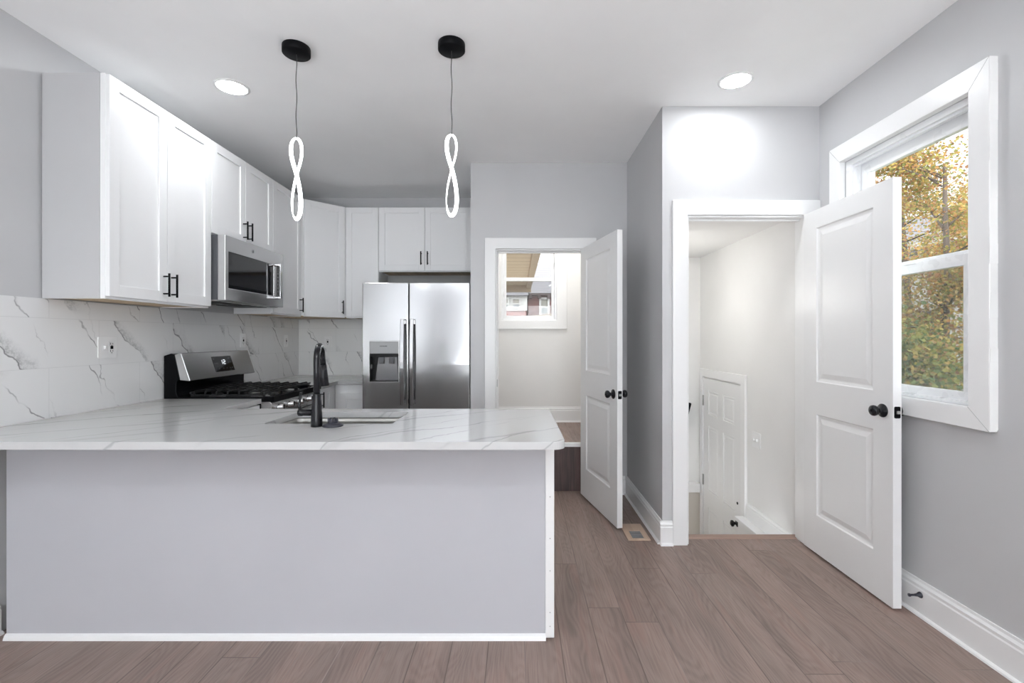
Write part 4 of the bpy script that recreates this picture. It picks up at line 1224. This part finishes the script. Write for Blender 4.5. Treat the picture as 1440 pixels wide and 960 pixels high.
root = thing('door_stop', 'dark flared door stop mounted on the baseboard by the open door', 'door stop', (1.88, 2.205, 0.10))
MB().lathe([(0, 0), (0.014, 0), (0.0135, 0.004), (0.007, 0.014), (0.005, 0.03), (0, 0.03)], (1.892, 2.205, 0.100), (-1, 0, 0), 18).build('base', DARKP, root)
MB().lathe([(0, 0), (0.005, 0), (0.005, 0.018), (0.0075, 0.020), (0.0075, 0.026), (0, 0.026)], (1.863, 2.205, 0.100), (-1, 0, 0), 14).build('tip', DARKP, root)

root = thing('handrail', 'black handrail fixed to the stairwell end wall', 'handrail', (1.5, SY - 0.05, 0.5))
MB().prism([(1.60, 0.665), (1.70, 0.665), (1.705, 0.655), (1.56, 0.10), (1.47, 0.10)], 'y', SY - 0.085, SY - 0.045).build('rail', BLACK, root, bevel=0.004)
for q in (0.25, 0.8):
    px_, pz_ = 1.65 - 0.14 * q, 0.66 - 0.56 * q
    MB().tube([(px_, SY - 0.045, pz_), (px_, SY, pz_ - 0.03)], 0.007, 8).build('bracket', BLACK, root)

# ------------------------------------------------------------------ outside: ground, porch, houses, trees
GRASS = plain('worn_lawn', (0.16, 0.18, 0.09), 0.9)
PAVE = plain('pale_concrete', (0.50, 0.49, 0.47), 0.9)
m = box(2.2, 40, -12, 60, -1.2, -1.1)
struct(m.build('ground', GRASS), 'lawn and leaf litter outside the big window', 'ground')
struct(box(-40, 2.2, 5.35, 60, -1.2, -1.1).build('ground_yard', PAVE), 'pale concrete yard behind the house', 'ground')
struct(box(-40, 40, -40, YF - 0.2, -0.9, -0.8).build('ground_bounce', PAVE), 'pale unseen ground added in front of the living room to bounce light', 'ground')  # pale ground added out of view to bounce daylight up to the ceiling

TAN = mat_lines('tan_soffit_boards', (0.34, 0.245, 0.145), (0.16, 0.11, 0.06), 0.33, 'y', 0.6, 0.22)
TAN2 = plain('tan_painted_beam', (0.22, 0.15, 0.085), 0.6)
root = thing('porch_roof', 'tan boarded porch roof overhead outside the landing window', 'porch roof', (-1.5, 8.2, 2.5))
box(-3.0, 0.20, 5.6, 10.9, 2.51, 2.55).build('soffit', TAN, root)
box(0.20, 0.31, 5.6, 11.0, 2.44, 2.62).build('side_beam', TAN2, root)
box(-3.0, 0.31, 10.85, 11.0, 2.36, 2.62).build('end_beam', TAN2, root)
MB().prism([(-3.1, 2.62), (0.36, 2.62), (0.36, 2.66), (-3.1, 3.1)], 'y', 5.6, 11.05).build('roof_deck', plain('grey_roofing', (0.2, 0.19, 0.19), 0.8), root)
for x in (-2.9,):
    box(x, x + 0.12, 10.85, 10.97, -1.1, 2.37).build('post', TAN2, root)

SHING = mat_lines('grey_shingles', (0.20, 0.19, 0.20), (0.11, 0.105, 0.11), 0.16, 'z', 0.9, 0.3)
BRICK = mat_brick()
WOODW = plain('white_house_paint', (0.40, 0.39, 0.375), 0.6)
PANE = plain('dim_window_pane', (0.10, 0.11, 0.11), 0.15)
CURT = plain('curtain_beige', (0.22, 0.21, 0.18), 0.8)
def far_window(root, x, z, w, h, y, split=True, fw=0.12):
    f = ring(x - w / 2, x + w / 2, z, z + h, fw, 'y', y - 0.1, y + 0.02).build('window', WOODW, root)
    m = box(x - w / 2 + fw - 0.01, x + w / 2 - fw + 0.01, y - 0.03, y - 0.01, z + fw - 0.01, z + h * 0.45)
    m.build('pane', PANE, f)
    box(x - w / 2 + fw - 0.01, x + w / 2 - fw + 0.01, y - 0.03, y - 0.01, z + h * 0.45, z + h - fw + 0.01).build('curtain', CURT, f)
    box(x - w / 2 + fw, x + w / 2 - fw, y - 0.05, y - 0.02, z + h * 0.45 - 0.03, z + h * 0.45 + 0.03).build('meeting_rail', WOODW, f)
    return f
HY = 25.0
root = thing('brick_house', 'red brick house with a grey shingled roof seen through the landing window', 'house', (3.5, 28, -1.1))
box(0.55, 8.0, HY, HY + 7, -1.1, 3.68).build('wall', BRICK, root)
MB().prism([(HY - 0.45, 3.62), (HY + 3.5, 5.7), (HY + 7.4, 3.62)], 'x', 0.57, 8.4).build('roof', SHING, root)
m = box(0.57, 8.2, HY - 0.4, HY, 3.52, 3.62)
for i in range(16):
    m.box(0.6 + i * 0.48, 0.75 + i * 0.48, HY - 0.35, HY, 3.36, 3.52)
m.build('eave_brackets', plain('dark_brown_eave', (0.05, 0.03, 0.028), 0.7), root)
far_window(root, 1.42, 2.45, 0.56, 0.98, HY, fw=0.11)
far_window(root, 3.6, 2.45, 0.56, 0.98, HY, fw=0.11)
root = thing('white_house', 'white house with paired windows under a low grey roof beyond the landing window', 'house', (-2.5, 24, -1.1))
box(-6.0, 0.48, HY - 1.2, HY + 3.0, 2.66, 3.42).build('wall', WOODW, root)
box(-6.0, 0.44, HY - 1.1, HY + 3.0, -1.1, 2.66).build('brick_base', plain('pinkish_brick', (0.20, 0.085, 0.075), 0.8), root)
MB().prism([(HY - 1.6, 3.40), (HY + 0.8, 3.98), (HY + 3.2, 3.40)], 'x', -6.3, 0.54).build('roof', SHING, root)
far_window(root, -0.08, 2.76, 0.46, 0.54, HY - 1.2, fw=0.07)
far_window(root, -0.66, 2.76, 0.46, 0.54, HY - 1.2, fw=0.07)
far_window(root, -1.6, 2.76, 0.46, 0.54, HY - 1.2, fw=0.07)
root = thing('garden_wall', 'pale stone garden wall in front of the brick house', 'garden wall', (2, 23, -1.1))
MB().prism([(0.0, -1.1), (6.0, -1.1), (6.0, 2.75), (1.6, 2.50), (0.0, 2.28)], 'y', 23.2, 23.4).build('wall', plain('sandy_stone', (0.2, 0.15, 0.11), 0.8), root)
box(0.0, 6.0, 23.19, 23.21, 2.05, 2.2).build('coping', plain('dark_coping', (0.06, 0.055, 0.05), 0.8), root)

# neighbouring house beyond the trees at the big window
root = thing('siding_house', 'white sided house half hidden behind the autumn trees', 'house', (15.5, 15, -1.1))
box(14.0, 18.0, 8.5, 22.0, -1.1, 4.5).build('wall', mat_lines('white_siding', (0.62, 0.62, 0.62), (0.34, 0.34, 0.34), 0.13, 'z'), root)
MB().prism([(13.5, 4.2), (13.5, 4.45), (16.0, 6.1), (18.5, 4.45), (18.5, 4.2)], 'y', 8.1, 22.3).build('roof', SHING, root)
box(13.38, 13.5, 8.1, 22.3, 4.28, 4.48).build('gutter', WOODW, root, bevel=0.02)
fr = box(13.96, 14.0, 15.2, 16.3, 0.8, 2.3).build('window', WOODW, root)
box(13.94, 13.97, 15.3, 16.2, 0.9, 2.2).build('pane', PANE, fr)

BARK = plain('grey_brown_bark', (0.075, 0.055, 0.042), 0.9)
AUT = mat_leaf('autumn_leaves', [(0.0, (0.14, 0.16, 0.05)), (0.25, (0.27, 0.25, 0.075)), (0.5, (0.45, 0.31, 0.09)), (0.72, (0.40, 0.20, 0.075)), (0.88, (0.22, 0.11, 0.065)), (1.0, (0.50, 0.41, 0.18))])
GRN = mat_leaf('green_yellow_leaves', [(0.0, (0.10, 0.15, 0.07)), (0.35, (0.16, 0.20, 0.075)), (0.6, (0.31, 0.29, 0.09)), (0.8, (0.40, 0.29, 0.105)), (1.0, (0.25, 0.14, 0.085))])
def leaf_mesh(mb, c, rng, size):
    d = Vector((rng.gauss(0, 1), rng.gauss(0, 1), rng.gauss(-0.3, 0.7))).normalized()
    s = d.orthogonal().normalized()
    s = Matrix.Rotation(rng.uniform(0, 2 * PI), 3, d) @ s
    nn = d.cross(s)
    l = size * rng.uniform(0.65, 1.25); w = l * 0.38
    c = Vector(c)
    mb.add([tuple(c), tuple(c + d * l * .42 + s * w + nn * l * .08), tuple(c + d * l), tuple(c + d * l * .42 - s * w + nn * l * .08), tuple(c + d * l * .45)],
           [(0, 1, 4), (1, 2, 4), (2, 3, 4), (3, 0, 4)])
def tree(name, label, x, y, h, crown, nleaf, mat, seed, size=0.085, trunk=0.09, cat='tree', low=0.0, group='trees outside the window'):
    rng = random.Random(seed)
    z0 = -1.1
    root = thing(name, label, cat, (x, y, z0), group=group)
    wood = MB()
    tips = []
    top = Vector((x + rng.uniform(-.2, .2), y + rng.uniform(-.2, .2), z0 + h * 0.8))
    base = Vector((x, y, z0))
    tp = [base.lerp(top, i / 6) + Vector((rng.uniform(-.06, .06), rng.uniform(-.06, .06), 0)) * (1 if i else 0) for i in range(7)]
    wood.tube([tuple(p) for p in tp], [trunk * (1 - 0.75 * i / 6) for i in range(7)], 8)
    for k in range(22):
        s = rng.uniform(max(low, 0.12), 1.0)
        p = base.lerp(top, s)
        a = rng.uniform(0, 2 * PI)
        L = crown * rng.uniform(0.6, 1.05) * (0.75 + 0.4 * math.sin(PI * s))
        e = p + Vector((math.cos(a) * L, math.sin(a) * L, L * rng.uniform(0.1, 0.75)))
        mid = p.lerp(e, 0.5) + Vector((rng.uniform(-.1, .1), rng.uniform(-.1, .1), rng.uniform(0, .15)))
        r0 = trunk * 0.3 * (1.1 - 0.6 * s)
        wood.tube([tuple(p), tuple(mid), tuple(e)], [r0, r0 * .6, r0 * .2], 5)
        pts = [p.lerp(mid, q) for q in (.4, .7, 1)] + [mid.lerp(e, q) for q in (.25, .5, .75, 1)]
        for q in range(5):
            b = rng.choice(pts)
            a2 = rng.uniform(0, 2 * PI); l2 = L * rng.uniform(.2, .5)
            e2 = b + Vector((math.cos(a2) * l2, math.sin(a2) * l2, l2 * rng.uniform(-.3, .8)))
            wood.tube([tuple(b), tuple(b.lerp(e2, .5) + Vector((0, 0, .03))), tuple(e2)], [r0 * .35, r0 * .25, r0 * .1], 4)
            tips += [b, b.lerp(e2, .4), b.lerp(e2, .7), e2, e2]
    wood.build('trunk', BARK, root)
    lv = MB()
    for i in range(nleaf):
        p = rng.choice(tips)
        c = p + Vector((rng.gauss(0, .16), rng.gauss(0, .16), rng.gauss(0, .14)))
        leaf_mesh(lv, c, rng, size)
    o = lv.build('foliage', mat, root)
    o['kind'] = 'stuff'
    return root
tree('autumn_tree', 'gold and rust leaved tree in the middle of the big window view', 6.8, 7.4, 6.4, 1.5, 26000, AUT, 3, 0.058)
tree('autumn_tree', 'tall thin autumn tree farther out behind the gold leaved tree', 10.0, 11.9, 8.6, 2.0, 22000, AUT, 8, 0.066, trunk=0.12)
tree('autumn_tree', 'yellowing tree standing toward the street side of the gold leaved tree', 9.2, 4.0, 5.8, 1.4, 14000, AUT, 14, 0.062)
tree('leafy_shrub', 'green and yellow shrub low under the big window', 4.35, 5.0, 2.7, 0.66, 13000, GRN, 21, 0.055, 0.04, 'shrub', group='shrubs outside the window')
tree('leafy_shrub', 'wide shrub behind the other shrubs near the white sided house', 10.9, 8.2, 3.6, 1.1, 10000, GRN, 24, 0.07, 0.05, 'shrub', group='shrubs outside the window')
